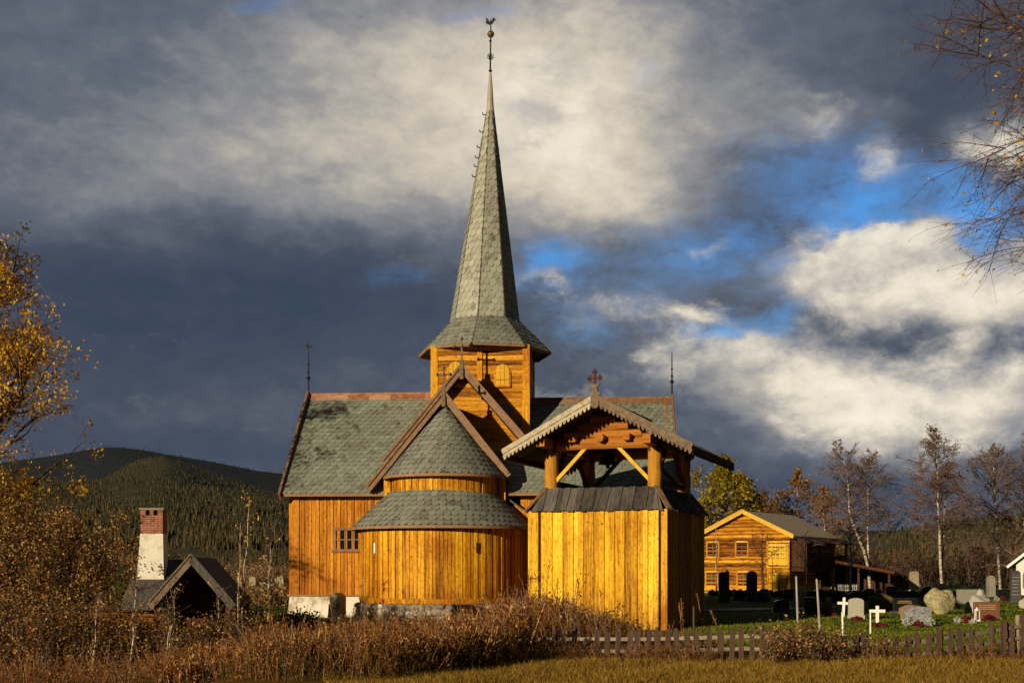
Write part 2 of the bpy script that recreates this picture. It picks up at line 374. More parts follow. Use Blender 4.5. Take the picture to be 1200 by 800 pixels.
tex = g.math('MULTIPLY_ADD', g.math('SUBTRACT', n_mid, .5), .28, g.math('MULTIPLY_ADD', g.math('SUBTRACT', n_fine, .5), .19, g.math('MULTIPLY_ADD', g.math('SUBTRACT', n_big, .5), .20, 0)))
bright = field(.283, [
    (950, 260, 330, 220, .06), (90, 90, 260, 160, .045), (280, 130, 160, 120, .02), (380, 60, 160, 80, .06), (520, 180, 110, 110, .10),
    (430, 130, 190, 120, .26), (650, 120, 110, 120, .46), (720, 210, 120, 90, .24), (560, 60, 120, 70, .10), (800, 60, 150, 90, .20),
    (250, 190, 240, 70, .10), (60, 230, 200, 60, .06), (430, 225, 200, 40, .08),
    (300, 350, 260, 70, -.115), (480, 330, 120, 60, -.06), (100, 400, 200, 80, -.07), (700, 300, 120, 60, -.08), (880, 250, 90, 60, -.06),
    (1060, 60, 140, 80, -.06), (1130, 130, 90, 90, -.04), (70, 100, 160, 120, .03), (300, 480, 300, 50, .03), (250, 520, 300, 30, -.05),
    (965, 318, 50, 40, .52), (1070, 322, 100, 38, .66), (1160, 352, 70, 40, .42), (930, 442, 120, 36, .42), (1080, 462, 130, 40, .42),
    (850, 425, 60, 24, .30), (1150, 490, 90, 50, .22), (1010, 500, 120, 40, .20), (1020, 188, 26, 24, .34), (950, 125, 60, 30, .20),
    (1170, 150, 40, 30, .50), (740, 370, 60, 30, .16), (640, 335, 26, 12, .26), (1050, 395, 120, 22, -.18), (1140, 410, 80, 20, -.14),
    (820, 470, 60, 40, .12), (870, 350, 70, 40, .04), (900, 575, 200, 30, -.08), (780, 500, 80, 60, .0)])
tex = g.math('MULTIPLY', tex, g.math('MULTIPLY_ADD', g.math('MAXIMUM', bright, 0.0), 1.5, .30))
B = g.math('ADD', bright, tex, clamp=True)
cloud = g.ramp(B, [(0.0, (.020, .034, .062)), (.12, (.036, .056, .096)), (.25, (.066, .083, .120)), (.40, (.130, .150, .188)), (.58, (.30, .298, .302)), (.76, (.57, .515, .43)), (1.0, (.86, .77, .62))])
blue = field(-.10, [
    (330, 8, 60, 14, .50), (575, 18, 60, 14, .50), (800, 290, 150, 60, .16), (960, 230, 120, 80, .18), (880, 400, 100, 50, .16), (700, 330, 80, 60, .14), (740, 90, 30, 26, .3), (985, 215, 60, 40, .62), (1005, 265, 60, 30, .70), (1130, 245, 50, 36, .7),
    (880, 180, 40, 40, .30), (660, 300, 40, 30, .55), (640, 320, 26, 30, .35), (840, 295, 70, 30, .55), (835, 405, 34, 26, .75), (860, 420, 50, 18, .4),
    (1075, 442, 22, 14, .55), (915, 385, 30, 22, .45), (450, 325, 70, 26, .22), (700, 380, 60, 40, .25), (1110, 205, 60, 60, .3), (930, 160, 60, 40, .2), (1190, 385, 40, 40, .0)])
blue = g.math('MULTIPLY', blue, .9)
amp = g.math('MINIMUM', g.math('MAXIMUM', g.math('MULTIPLY_ADD', blue, 1.6, .2), 0.0), 1.0)
bm_ = g.math('MULTIPLY_ADD', amp, g.math('MULTIPLY_ADD', g.math('SUBTRACT', n_mid, .52), 1.9, g.math('MULTIPLY', g.math('SUBTRACT', n_fine, .5), .9)), blue)
bm2 = g.math('SMOOTH_MIN', 1.0, g.math('MULTIPLY', bm_, .95), .25)
bmask = g.math('MAXIMUM', g.math('MINIMUM', bm2, .88), 0.0)
skyc = g.mix(1.0, sky.outputs[0], (.050, .104, .155), 'MULTIPLY')
final = g.mix(bmask, cloud, skyc)
# sunlit cumulus: a layer with firmer edges, bright crowns and grey undersides
cm = field(-.02, [(965, 316, 56, 40, .50), (1065, 320, 105, 46, .64), (1155, 348, 80, 48, .54), (1060, 280, 60, 20, .3), (860, 428, 60, 20, .42), (925, 442, 100, 36, .52), (1040, 456, 110, 36, .50), (1120, 472, 110, 44, .50), (980, 492, 110, 30, .38), (1150, 520, 90, 30, .3),
    (1020, 190, 32, 26, .42), (735, 372, 90, 26, .34), (650, 336, 40, 13, .38), (1172, 150, 50, 28, .60), (950, 122, 50, 22, .36), (800, 300, 40, 14, .30), (640, 470, 80, 30, .26), (820, 380, 40, 18, .34), (770, 440, 60, 24, .30), (1000, 275, 26, 12, .4),
    (650, 100, 90, 60, .26), (620, 140, 60, 30, .2)])
cf = wn(42, 6.1, 7, .66, 1.2); cg = wn(19, 8.8, 5, .55, 1.3)
cdn = g.math('MULTIPLY_ADD', g.math('SUBTRACT', cg, .5), .75, g.math('MULTIPLY_ADD', g.math('SUBTRACT', cf, .5), .75, cm))
cmask = g.n('ShaderNodeMapRange', interpolation_type='SMOOTHSTEP', inp={0: cdn, 1: .10, 2: .60, 3: 0.0, 4: .94}).outputs[0]
# shading: compare the billows with the same billows a little way towards the sun
mp2 = g.n('ShaderNodeMapping', inp={'Location': (8.8 + .16, 8.8 * .37, -8.8 - .34), 'Scale': (19 * .8, 19 * .8, 19 * 1.3)}); nt.links.new(dirv, mp2.inputs['Vector'])
cg2 = g.n('ShaderNodeTexNoise', inp={'Scale': 1.0, 'Detail': 5, 'Roughness': .55, 'Distortion': .25}); nt.links.new(mp2.outputs[0], cg2.inputs['Vector'])
sh = g.math('MULTIPLY_ADD', g.math('SUBTRACT', cg2.outputs[0], cg), 1.1, g.math('MULTIPLY_ADD', cdn, .55, g.math('MULTIPLY_ADD', g.math('SUBTRACT', cf, .5), .4, .30)), clamp=True)
ccol = g.ramp(sh, [(.12, (.15, .165, .205)), (.34, (.29, .295, .315)), (.55, (.54, .50, .44)), (.78, (.82, .745, .61)), (1.0, (.94, .86, .72))])
final = g.mix(cmask, final, ccol)
# added dimming of the unseen sky overhead and behind, to deepen the shadows
fwd = g.n('ShaderNodeVectorMath', operation='DOT_PRODUCT', inp={0: dirv, 1: (0.0, .93, .36)}).outputs['Value']
dim = g.n('ShaderNodeMapRange', inp={0: fwd, 1: .55, 2: .86, 3: .36, 4: 1.0}).outputs[0]
dimc = g.n('ShaderNodeCombineColor'); [nt.links.new(dim, dimc.inputs[i]) for i in range(3)]
final = g.mix(1.0, final, dimc.outputs[0], 'MULTIPLY')
bg = g.n('ShaderNodeBackground', inp={'Strength': 0.1})
nt.links.new(g.mix(1.0, final, (10.0, 10.0, 10.0), 'MULTIPLY'), bg.inputs[0])
nt.links.new(bg.outputs[0], g.n('ShaderNodeOutputWorld').inputs[0])

# ------------------------------------------------------------------ ground
def ground():
    xs = np.concatenate([np.linspace(-7000, -90, 22), np.linspace(-88, 88, 177), np.linspace(90, 7000, 22)])
    ys = np.concatenate([np.linspace(-3000, -5, 12), np.linspace(-4, 130, 135), np.linspace(135, 9000, 30)])
    V = [(x, y, ground_z(x, y)) for y in ys for x in xs]
    n = len(xs); Q = [(j * n + i, j * n + i + 1, (j + 1) * n + i + 1, (j + 1) * n + i) for j in range(len(ys) - 1) for i in range(n - 1)]
    m = bpy.data.materials.new('turf'); nt = nodes_of(m); g = NT(nt)
    tc = g.n('ShaderNodeTexCoord').outputs['Object']
    n1 = noise(g, tc, .6, 6, .6); n2 = noise(g, tc, 6, 5, .65)
    t = g.math('MULTIPLY_ADD', n2, .6, g.math('MULTIPLY', n1, .4))
    gold = g.ramp(t, [(.3, (.06, .03, .007)), (.5, (.17, .09, .012)), (.7, (.26, .16, .025))])
    green = g.ramp(t, [(.3, (.03, .036, .004)), (.5, (.085, .11, .008)), (.7, (.15, .165, .014))])
    s = g.n('ShaderNodeSeparateXYZ', inp={0: tc})
    f = g.n('ShaderNodeMapRange', inp={0: g.math('ADD', s.outputs[1], g.math('MULTIPLY_ADD', n1, 4, -2)), 1: 32.5, 2: 35.5}).outputs[0]
    c = g.mix(f, gold, green)
    bp = g.n('ShaderNodeBump', inp={'Strength': .6, 'Distance': .06, 'Height': n2})
    p = g.n('ShaderNodeBsdfPrincipled', inp={'Base Color': c, 'Roughness': .95, 'Normal': bp.outputs[0], 'Specular IOR Level': .1})
    nt.links.new(p.outputs[0], g.n('ShaderNodeOutputMaterial').inputs[0])
    o = np_mesh('ground', V, Q, m); tag(o, kind='structure')
    o.data.polygons.foreach_set('use_smooth', [True] * len(o.data.polygons))
ground()
def path():
    mb = MB(); xs = np.linspace(8.4, 15.5, 15); vs = []
    for x in xs:
        for y in (64.2 + .1 * sin(x * 2), 66.7 + .12 * sin(x * 1.7)): vs.append((x, y, ground_z(x, y) + .05))
    mb.add(vs, [(2 * i, 2 * i + 2, 2 * i + 3, 2 * i + 1) for i in range(len(xs) - 1)])
    o = mb.build('gravel_path', surf('pale gravel', [(.2, .16, .1), (.42, .36, .26), (.5, .44, .33)], (3, 3, 3), 6, 0, .95, .4)); tag(o, kind='structure')
path()

# ------------------------------------------------------------------ hills
def prof(pts, px):
    return float(np.interp(px, [p[0] for p in pts], [p[1] for p in pts]))
RA = [(-600, 60), (-200, 100), (0, 122), (56, 130), (101, 138), (127, 141), (157, 138), (225, 127), (300, 113), (345, 109), (500, 92), (700, 62), (900, 46), (1050, 42), (1200, 40), (1600, 45)]
RB = [(-600, 50), (-200, 75), (0, 68), (60, 78), (100, 92), (130, 107), (160, 124), (190, 130), (225, 120), (262, 106), (300, 92), (345, 82), (500, 66), (700, 45), (900, 38), (1050, 36), (1200, 36), (1600, 40)]
RC = [(-600, 50), (0, 92), (60, 98), (150, 100), (200, 97), (262, 86), (330, 74), (450, 52), (700, 30), (900, 28), (1000, 34), (1047, 40), (1130, 54), (1197, 61), (1300, 68), (1600, 60)]
def hill_z(px, r):
    wob = 4 * sin(px * .021 + r * .0021) + 2.5 * sin(px * .05 + r * .004 + 1)
    k = [(230, -0.4), (420, prof([(-600, 6), (300, 8), (900, 2), (1600, 3)], px) / F * 420), (760, (prof(RC, px) * .40 + wob * .3) / F * 760),
         (1500, prof(RC, px) / F * 1500), (1900, (prof(RC, px) * .96 + wob) / F * 1900 - 16), (2900, prof(RB, px) / F * 2900), (3400, prof(RB, px) * .93 / F * 3400 - 45), (4600, prof(RA, px) / F * 4600), (6000, prof(RA, px) * .5 / F * 4600)]
    z = float(np.interp(r, [a for a, _ in k], [b for _, b in k]))
    return z + (EYE if r > 300 else 0) + (wob * .4 * min(1, r / 1500))
def hills():
    pxs = np.concatenate([np.linspace(-2600, -660, 14), np.linspace(-620, 1640, 114), np.linspace(1700, 3800, 14)])
    rs = np.concatenate([np.linspace(230, 760, 14), np.linspace(800, 3000, 45), np.linspace(3100, 6000, 28)])
    V = []
    for r in rs:
        for px in pxs: V.append((PX(px, r), r, hill_z(px, r)))
    n = len(pxs); Q = [(j * n + i, j * n + i + 1, (j + 1) * n + i + 1, (j + 1) * n + i) for j in range(len(rs) - 1) for i in range(n - 1)]
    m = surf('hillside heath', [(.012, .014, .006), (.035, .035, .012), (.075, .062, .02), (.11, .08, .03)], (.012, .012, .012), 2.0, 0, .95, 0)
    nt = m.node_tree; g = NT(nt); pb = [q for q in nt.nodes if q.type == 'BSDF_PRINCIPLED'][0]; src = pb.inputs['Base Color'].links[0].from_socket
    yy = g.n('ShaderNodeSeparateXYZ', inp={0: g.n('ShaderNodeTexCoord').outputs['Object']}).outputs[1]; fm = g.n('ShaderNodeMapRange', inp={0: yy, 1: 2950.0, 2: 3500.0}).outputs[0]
    nt.links.new(g.mix(fm, src, (.013, .020, .027)), pb.inputs['Base Color'])  # far slopes tinted dark blue: cloud shadow and haze put into the colour
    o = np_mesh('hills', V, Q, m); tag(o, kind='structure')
    o.data.polygons.foreach_set('use_smooth', [True] * len(o.data.polygons))
hills()
def forest():
    rg = np.random.default_rng(5); pts = []
    def sow(n, p0, p1, r0, r1, pw=1.0):
        px = rg.uniform(p0, p1, n); r = r0 + (r1 - r0) * rg.uniform(0, 1, n) ** pw
        pts.extend(zip(px, r))
    sow(1500, -60, 370, 240, 520); sow(900, 820, 1290, 250, 560); sow(7200, -60, 360, 500, 1600); sow(12000, -80, 370, 1500, 3050); sow(6200, -80, 370, 3300, 4700, .6)
    sow(5000, 360, 820, 400, 3000); sow(2200, 360, 820, 3000, 4650); sow(3000, -420, -70, 300, 3000); sow(1000, -420, -70, 3000, 4600); sow(2500, 1290, 1650, 400, 3000); sow(4600, 820, 1290, 560, 1900); sow(1500, 820, 1290, 1900, 4600)
    V = []; Q = []; V1 = []; Q1 = []; V2 = []; Q2 = []
    for (px, r) in pts:
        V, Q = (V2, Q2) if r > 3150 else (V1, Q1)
        dens = sin(px * .045 + r * .0031) + sin(px * .02 - r * .0052 + 2) + .7 * sin(px * .11 + r * .011)
        if dens < -1.0 and rg.random() < .8: continue
        h = (3.0 + 7.0 * rg.random() ** 1.6) * (.85 if r < 1400 else .95) * (.42 if r < 520 else 1); rad = h * rg.uniform(.15, .22); x = PX(px, r); z = hill_z(px, r) - .4; a = rg.uniform(0, 6.28)
        for (zz, rr, hh) in ((0.06, 1.0, .62), (.42, .62, .58)):
            o = len(V)
            for k in range(5):
                t = a + k * 2 * pi / 5; q = rad * rr * rg.uniform(.75, 1.2)
                V.append((x + q * cos(t), r + q * sin(t), z + zz * h + rg.uniform(-.05, .05) * h))
            V.append((x + rg.uniform(-.1, .1), r, z + (zz + hh) * h))
            for k in range(5): Q.append((o + k, o + (k + 1) % 5, o + 5))
    m = surf('spruce needles', [(.011, .013, .010), (.028, .031, .018), (.066, .058, .026), (.12, .088, .036)], (.006, .006, .006), 1.4, .75, .95, 0)
    m2 = surf('cloud shaded far spruce', [(.007, .011, .015), (.013, .020, .026), (.022, .030, .034)], (.004, .004, .004), 1.4, .5, .95, 0)  # this colour includes the cloud shadow and distance haze on the ridge
    o = np_mesh('spruce_forest', V2, Q2, m2); tag(o, 'spruce forest on the farthest ridge, tinted dark blue for cloud shadow and haze', 'forest', kind='stuff')
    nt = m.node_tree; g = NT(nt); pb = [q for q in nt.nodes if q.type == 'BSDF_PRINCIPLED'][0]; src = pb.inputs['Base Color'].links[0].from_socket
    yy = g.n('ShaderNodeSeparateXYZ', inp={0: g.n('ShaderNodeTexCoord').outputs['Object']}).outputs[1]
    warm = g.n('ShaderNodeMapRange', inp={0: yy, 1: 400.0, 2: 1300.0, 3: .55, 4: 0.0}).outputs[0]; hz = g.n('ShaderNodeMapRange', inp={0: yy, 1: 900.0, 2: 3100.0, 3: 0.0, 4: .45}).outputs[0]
    nt.links.new(g.mix(hz, g.mix(warm, src, (.075, .052, .016)), (.040, .042, .038)), pb.inputs['Base Color'])  # haze is painted in: needles turn greyer with distance
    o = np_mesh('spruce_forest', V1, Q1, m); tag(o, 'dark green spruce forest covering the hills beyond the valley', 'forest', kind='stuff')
forest()
# ------------------------------------------------------------------ shared building helpers
def flat_slates(mb, O, A, U, n, span, rows, wd, ex, rg, gone=0.0):
    """Slates on a plane. O origin at the eave, A unit along the eave, U unit up the slope, n normal;
    span(t) -> (s0, s1) limits of the run at height t up the slope; rows = slope length."""
    O = Vector(O); A = Vector(A); U = Vector(U); n = Vector(n)
    k = 0; t = -0.05
    while t < rows - .04:
        tm = min(rows, t + ex * .6)
        s0, s1 = span(max(0, tm))
        s = s0 - (wd / 2 if k % 2 else 0)
        while s < s1:
            a = max(s + .004, s0); b = min(s + wd - .004, s1)
            if b - a > wd * .22:
                lift = .021 + rg.random() * .018; sk = rg.uniform(-.016, .016)
                tt = min(t + ex * 1.25, rows + .02); c = (b - a) * .30
                q = [(a, t + ex * .36), (a + c, t + sk), (b - c, t + sk), (b, t + ex * .36), (b, tt), (a, tt)]
                vs = []
                for (ss, tq) in q:
                    fr = (tq - t) / (ex * 1.25)
                    vs.append(tuple(O + A * ss + U * tq + n * (lift * (1 - fr) + .006)))
                vs2 = [tuple(Vector(v) - n * .012) for v in vs[:4]]
                mb.add(vs + vs2, [(0, 1, 2, 3, 4, 5), (0, 6, 7, 1), (1, 7, 8, 2), (2, 8, 9, 3)])
            s += wd
        t += ex; k += 1
def cone_slates(mb, c, r0, z0, r1, z1, a0, a1, wd, ex, rg):
    """Slates on a truncated cone (angles from the front, clockwise seen from above)."""
    L = hypot(r0 - r1, z1 - z0); rows = int(L / ex)
    for k in range(rows + 1):
        t0 = k * ex - .04; t1 = min(t0 + ex * 1.25, L)
        rm = lerp(r0, r1, min(1, max(0, (t0 + .5 * ex) / L)))
        if rm < .06 or t0 > L - .03: continue
        nA = max(4, int((a1 - a0) * rm / wd)); da = (a1 - a0) / nA; sh = .5 * da if k % 2 else 0
        sl = (r0 - r1) / L; up = (z1 - z0) / L
        for i in range(-1, nA + 1):
            A = a0 + i * da + sh; Bn = A + da
            if A < a0 - 1e-4: A = a0
            if Bn > a1: Bn = a1
            if Bn - A < da * .2: continue
            g_ = .02 * (Bn - A); A += g_; Bn -= g_; cc = (Bn - A) * .3; lift = .021 + rg.random() * .018; sk = rg.uniform(-.016, .016)
            vs = []
            for (a, t) in ((A, t0 + ex * .36), (A + cc, t0 + sk), (Bn - cc, t0 + sk), (Bn, t0 + ex * .36), (Bn, t1), (A, t1)):
                fr = (t - t0) / (ex * 1.25); li = lift * (1 - fr) + .008
                r = r0 - sl * t + up * li; z = z0 + up * t + sl * li
                vs.append((c[0] + r * sin(a), c[1] - r * cos(a), z))
            mb.add(vs, [(0, 1, 2, 3, 4, 5)])
def boards(mb, p0, p1, zf0, zf1, wd, rg, n, thick=.03, step=.022):
    """Upright boards from p0 to p1 (xy), alternating depth; zf0/zf1 give the foot and head height at parameter s (metres)."""
    p0 = Vector((*p0, 0)); p1 = Vector((*p1, 0)); L = (p1 - p0).length; d = (p1 - p0) / L; n = Vector((*n, 0)).normalized()
    s = 0; k = 0
    while s < L - .02:
        wq = wd * rg.uniform(.82, 1.18); e = min(L, s + wq)
        if L - e < wd * .35: e = L
        off = (step if k % 2 else 0) + rg.uniform(0, .008); gp = .009
        a = p0 + d * (s + gp); b = p0 + d * (e - gp); aa_ = p0 + d * (s - .001); bb_ = p0 + d * (e + .0005); f = n * (thick + off); jz = rg.uniform(-.012, .012)
        z0a, z0b, z1a, z1b = zf0(s) + jz, zf0(e) + jz, zf1(s), zf1(e)
        mb.hexa([tuple(a + f + Vector((0, 0, z0a))), tuple(b + f + Vector((0, 0, z0b))), tuple(bb_ + Vector((0, 0, z0b))), tuple(aa_ + Vector((0, 0, z0a))),
                 tuple(a + f + Vector((0, 0, z1a))), tuple(b + f + Vector((0, 0, z1b))), tuple(bb_ + Vector((0, 0, z1b))), tuple(aa_ + Vector((0, 0, z1a)))])
        s = e; k += 1
def logs(mb, p0, p1, z0, z1, h, rg, n, bulge=.05, lim=None, proud=0.0, seam=.006):
    """Stacked horizontal logs; lim(z) -> (s0, s1) cuts them to a gable."""
    p0 = Vector((*p0, 0)); p1 = Vector((*p1, 0)); L = (p1 - p0).length; d = (p1 - p0) / L; n = Vector((*n, 0)).normalized()
    z = z0
    while z < z1 - .04:
        hh = h * rg.uniform(.88, 1.12); e = min(z1, z + hh)
        if z1 - e < h * .4: e = z1
        cut0 = lim(z) if lim else (0, L); cut1 = lim(e) if lim else (0, L)
        if cut0[1] - cut0[0] < .1: break
        if cut1[1] - cut1[0] < .02: cut1 = ((cut1[0] + cut1[1]) / 2 - .01, (cut1[0] + cut1[1]) / 2 + .01)
        nseg = 6; vs = []; pr = [(0, .004), (.22, .75), (.5, 1.0), (.78, .75), (1, .004)]
        ph = rg.uniform(0, 6)
        for i in range(nseg + 1):
            for (fz, fb) in pr:
                s = lerp(lerp(cut0[0], cut1[0], fz), lerp(cut0[1], cut1[1], fz), i / nseg)
                zz = z + seam + (e - z - 2 * seam) * fz + .012 * sin(i * 1.3 + ph)
                vs.append(tuple(p0 + d * s + n * (bulge * fb + proud + .008 * sin(i * 2.1 + ph)) + Vector((0, 0, zz))))
        fs = [(i * 5 + j, (i + 1) * 5 + j, (i + 1) * 5 + j + 1, i * 5 + j + 1) for i in range(nseg) for j in range(4)]
        fs.append((0, 1, 2, 3, 4)); q = nseg * 5; fs.append((q + 4, q + 3, q + 2, q + 1, q))
        mb.add(vs, fs); z = e
def spire_rod(mb, x, y, z, h, n=3, bird=True, s=1.0, fx=1.0):
    mb.tube([(x, y, z), (x, y, z + h * .55), (x, y, z + h)], [.045 * s, .032 * s, .02 * s], 6)
    for k, (f, r) in enumerate(((.34, .11), (.46, .07), (.62, .06))[:n]):
        mb.lathe([(0.01, -r * s), (r * .8 * s, -.4 * r * s), (r * s, 0), (r * .8 * s, .4 * r * s), (.01, r * s)], 8, (x, y, z + h * f))
    if bird:
        zz = z + h; pts = [(-.16, .0), (-.05, -.05), (.10, -.04), (.22, .07), (.12, .05), (.02, .07), (-.06, .16), (-.15, .13), (-.10, .07)]
        mb.prism([(x + a * s * fx, y - .01, zz + b * s) for (a, b) in pts], (0, .02, 0))
def ornate_cross(mb, x, y, z, h, w):
    mb.bar((x, y, z), (x, y, z + h), .07, .05, (0, 1, 0))
    zc = z + h * .68
    mb.bar((x - w / 2, y, zc), (x + w / 2, y, zc), .05, .07)
    for (a, b) in ((-w / 2, zc), (w / 2, zc), (0, z + h)):
        mb.lathe([(.005, -.085), (.06, -.045), (.085, 0), (.06, .045), (.005, .085)], 4, (x + a, y, b))
    mb.lathe([(.005, -.11), (.085, -.04), (.085, .04), (.005, .11)], 4, (x, y, zc))

# ------------------------------------------------------------------ stave church
CH = empty('stave_church', (-3.0, 55.0, 0), radians(-4), 'brown tarred wooden stave church with slate roofs and a tall octagonal spire', 'church')
rg = random.Random(3)
TW = 1.34; TY = 5.3                       # axis of tower
# --- left and right arm
def arm(side):
    rx = random.Random(21 + side)
    xo = -7.05 if side < 0 else 10.1                 # verge
    xw = -6.75 if side < 0 else 9.75                 # gable wall
    xi = TW - .6 if side < 0 else TW + .6            # runs under the tower
    ez, rz = 5.38, 10.30 if side < 0 else 10.0
    pts = sorted((xo, xi)); L = pts[1] - pts[0]
    y0 = -.03; run = TY - y0; sl = hypot(run, rz - ez)
    U = Vector((0, run / sl, (rz - ez) / sl)); nn = Vector((0, -(rz - ez) / sl, run / sl))
    mb = MB(); o = Vector((pts[0], y0, ez))
    for sg in (1, -1):                               # roof slabs, both slopes
        a = Vector((pts[0], TY - sg * run, ez)); b = Vector((pts[1], TY - sg * run, ez)); c = Vector((pts[1], TY, rz)); d = Vector((pts[0], TY, rz))
        mb.prism([a, b, c, d] if sg > 0 else [b, a, d, c], (0, 0, -.10))
    roof = mb.build('roof', M['slate_edge'], CH)
    ms = MB(); flat_slates(ms, o, (1, 0, 0), U, nn, lambda t: (0, L), sl, .29, .275, rx); ms.build('slate_covering', M['slate_nave'], roof)
    mb = MB(); mb.box(pts[0], pts[1], y0 - .03, y0 + .02, ez - .13, ez + .005); mb.build('eave_board', M['roof_edge'], roof)
    mb = MB()                                        # ridge flashing made of overlapping plates
    s = pts[0]
    while s < pts[1]:
        e = min(s + rx.uniform(.7, 1.1), pts[1]); h = rx.uniform(0, .012)
        for sg in (1, -1):
            yo = TY - sg * .34
            mb.prism([(s, yo, rz - .34 * (rz - ez) / run + .05 + h), (e, yo, rz - .34 * (rz - ez) / run + .05 + h), (e, TY, rz + .06 + h), (s, TY, rz + .06 + h)], (0, 0, .022))
        s = e
    mb.box(pts[0], pts[1], TY - .06, TY + .06, rz + .03, rz + .13)
    mb.build('ridge_cap', M['copper'] if side < 0 else M['brown_trim'], roof)
    mb = MB()                                        # bargeboards at the verge
    for sg in (1, -1):
        mb.bar((xo, TY - sg * (run + .12), ez - .16), (xo, TY, rz + .10), .07, .34, (0, 0, 1))
        mb.bar((xo + side * .06, TY - sg * (run + .12), ez - .05), (xo + side * .06, TY, rz + .20), .05, .12, (0, 0, 1))
    mb.build('bargeboard', M['brown_trim'], CH)
    mb = MB(); spire_rod(mb, xo, TY, rz + .1, 2.25 if side < 0 else 2.1, 3, side < 0, 1.0); mb.build('ridge_finial', M['iron'], CH)
    # walls
    wx0, wx1 = sorted((xw, TW - 2.0 if side < 0 else TW + 2.0)); yw = .53; zb = .97; zt = ez + .42
    mw = MB(); mw.box(wx0 + .02, wx1, yw + .03, TY * 2 - yw - .03, .5, zt - .1)
    mw.prism([(xw, yw + .05, zt - .12), (xw, 2 * TY - yw - .05, zt - .12), (xw, TY, rz - .25)], (-side * .1, 0, 0))
    boards(mw, (wx0, yw), (wx1, yw), lambda s: zb, lambda s: zt, .155, rx, (0, -1))
    boards(mw, (xw, yw), (xw, 2 * TY - yw), lambda s: zb, lambda s: zt + max(0, min(s, 2 * TY - 2 * yw - s)) * .9, .2, rx, (side, 0))
    wall = mw.build('wall', M['nave_wood'], CH)
    mc = MB(); mc.box(xw - .04 if side < 0 else xw - .4, xw + .4 if side < 0 else xw + .04, yw - .085, yw - .03, zb - .03, zt - .15); mc.build('corner_board', M['nave_wood'], wall)
    mf = MB(); mf.box(wx0 - .12, wx1, yw - .10, yw + .02, zb - .06, zb + .03); mf.build('sill_beam', M['roof_edge'], wall)
    mf = MB(); vs = []                               # whitewashed footing, battered
    bx = .16
    mf.hexa([(wx0 - bx, yw - .22, -.7), (wx1 + bx, yw - .22, -.7), (wx1 + bx, 2 * TY, -.7), (wx0 - bx, 2 * TY, -.7),
             (wx0 - .02, yw - .06, zb - .06), (wx1, yw - .06, zb - .06), (wx1, 2 * TY - yw, zb - .06), (wx0 - .02, 2 * TY - yw, zb - .06)])
    mf.build('foundation', M['whitewash'], CH)
    if side < 0:                                     # barred window beside the apse
        cx0, cx1, z0, z1 = -4.72, -3.50, 2.98, 3.80
        fr = MB(); y = yw - .09
        fr.box(cx0 - .11, cx1 + .11, y, y + .08, z1, z1 + .12); fr.box(cx0 - .18, cx1 + .18, y - .05, y + .08, z0 - .14, z0)
        fr.box(cx0 - .11, cx0, y, y + .08, z0, z1); fr.box(cx1, cx1 + .11, y, y + .08, z0, z1)
        f = fr.build('window', M['brown_trim'], CH)
        mm = MB()
        for k in (1, 2): xx = lerp(cx0, cx1, k / 3); mm.box(xx - .018, xx + .018, y + .01, y + .05, z0, z1)
        mm.box(cx0, cx1, y + .005, y + .045, (z0 + z1) / 2 - .022, (z0 + z1) / 2 + .022); mm.build('glazing_bars', M['brown_trim'], f)
        gl = MB(); gl.box(cx0, cx1, y + .052, y + .06, z0, z1); gl.build('pane', M['glass'], f)
arm(-1); arm(1)
# --- tower
mt = MB(); hw = 2.2; tz0, tz1 = 6.0, 12.25
mt.box(TW - hw + .06, TW + hw - .06, TY - hw + .06, TY + hw - .06, tz0, tz1)
for (p0, p1, n) in (((TW - hw, TY - hw), (TW + hw, TY - hw), (0, -1)), ((TW + hw, TY - hw), (TW + hw, TY + hw), (1, 0)), ((TW + hw, TY + hw), (TW - hw, TY + hw), (0, 1)), ((TW - hw, TY + hw), (TW - hw, TY - hw), (-1, 0))):
    logs(mt, p0, p1, tz0, tz1, .21, rg, n, .018)
TWR = mt.build('tower_wall', M['tower_wood'], CH)
for (sx, sy) in ((-1, -1), (1, -1), (1, 1), (-1, 1)):
    mb = MB(); x, y = TW + sx * (hw - .11), TY + sy * (hw - .11); mb.box(x - .16, x + .16, y - .16, y + .16, tz0, tz1 - .02); mb.build('corner_post', M['apse_wood'], TWR)
mb = MB(); mb.box(TW - .13, TW + .10, TY - hw - .07, TY - hw, tz0 + 3.0, tz1 - .1); mb.build('middle_post', M['apse_wood'], TWR)
for (rx_, zc) in ((-1.12, 10.98), (1.02, 10.84)):
    mb = MB(); x = TW + rx_; y = TY - hw - .045; wv = .29
    pts = [(x - wv, y, zc - .40), (x + wv, y, zc - .40), (x + wv, y, zc + .26)] + [(x + wv * cos(a), y, zc + .26 + wv * .9 * sin(a)) for a in [pi * k / 8 for k in range(1, 8)]] + [(x - wv, y, zc + .26)]
    mb.prism(pts, (0, -.03, 0))
    sh = mb.build('shutter', M['shutter_wood'], TWR)
    mb = MB()
    for q in (-.10, .09): mb.box(x + q - .008, x + q + .008, y - .034, y - .03, zc - .40, zc + .48)
    mb.build('plank_gap', M['dark_wood'], sh)
    mb = MB(); mb.box(x - .36, x + .36, y - .10, y - .0, zc - .52, zc - .41); mb.bar((x - .30, y - .042, zc - .18), (x + .30, y - .042, zc - .18), .02, .05); mb.bar((x - .30, y - .042, zc + .2), (x + .30, y - .042, zc + .2), .02, .05)
    for k in (-1, 1): mb.box(x + k * .34 - .035, x + k * .34 + .035, y - .03, y + .02, zc - .41, zc + .24)
    mb.build('shutter_frame', M['tower_wood'], sh)
mb = MB(); vx, vy, vz = TW + 1.22, TY - hw - .03, 9.28
ring = [(vx + .27 * cos(a), vy, vz + .27 * sin(a)) for a in [2 * pi * k / 20 for k in range(20)]]
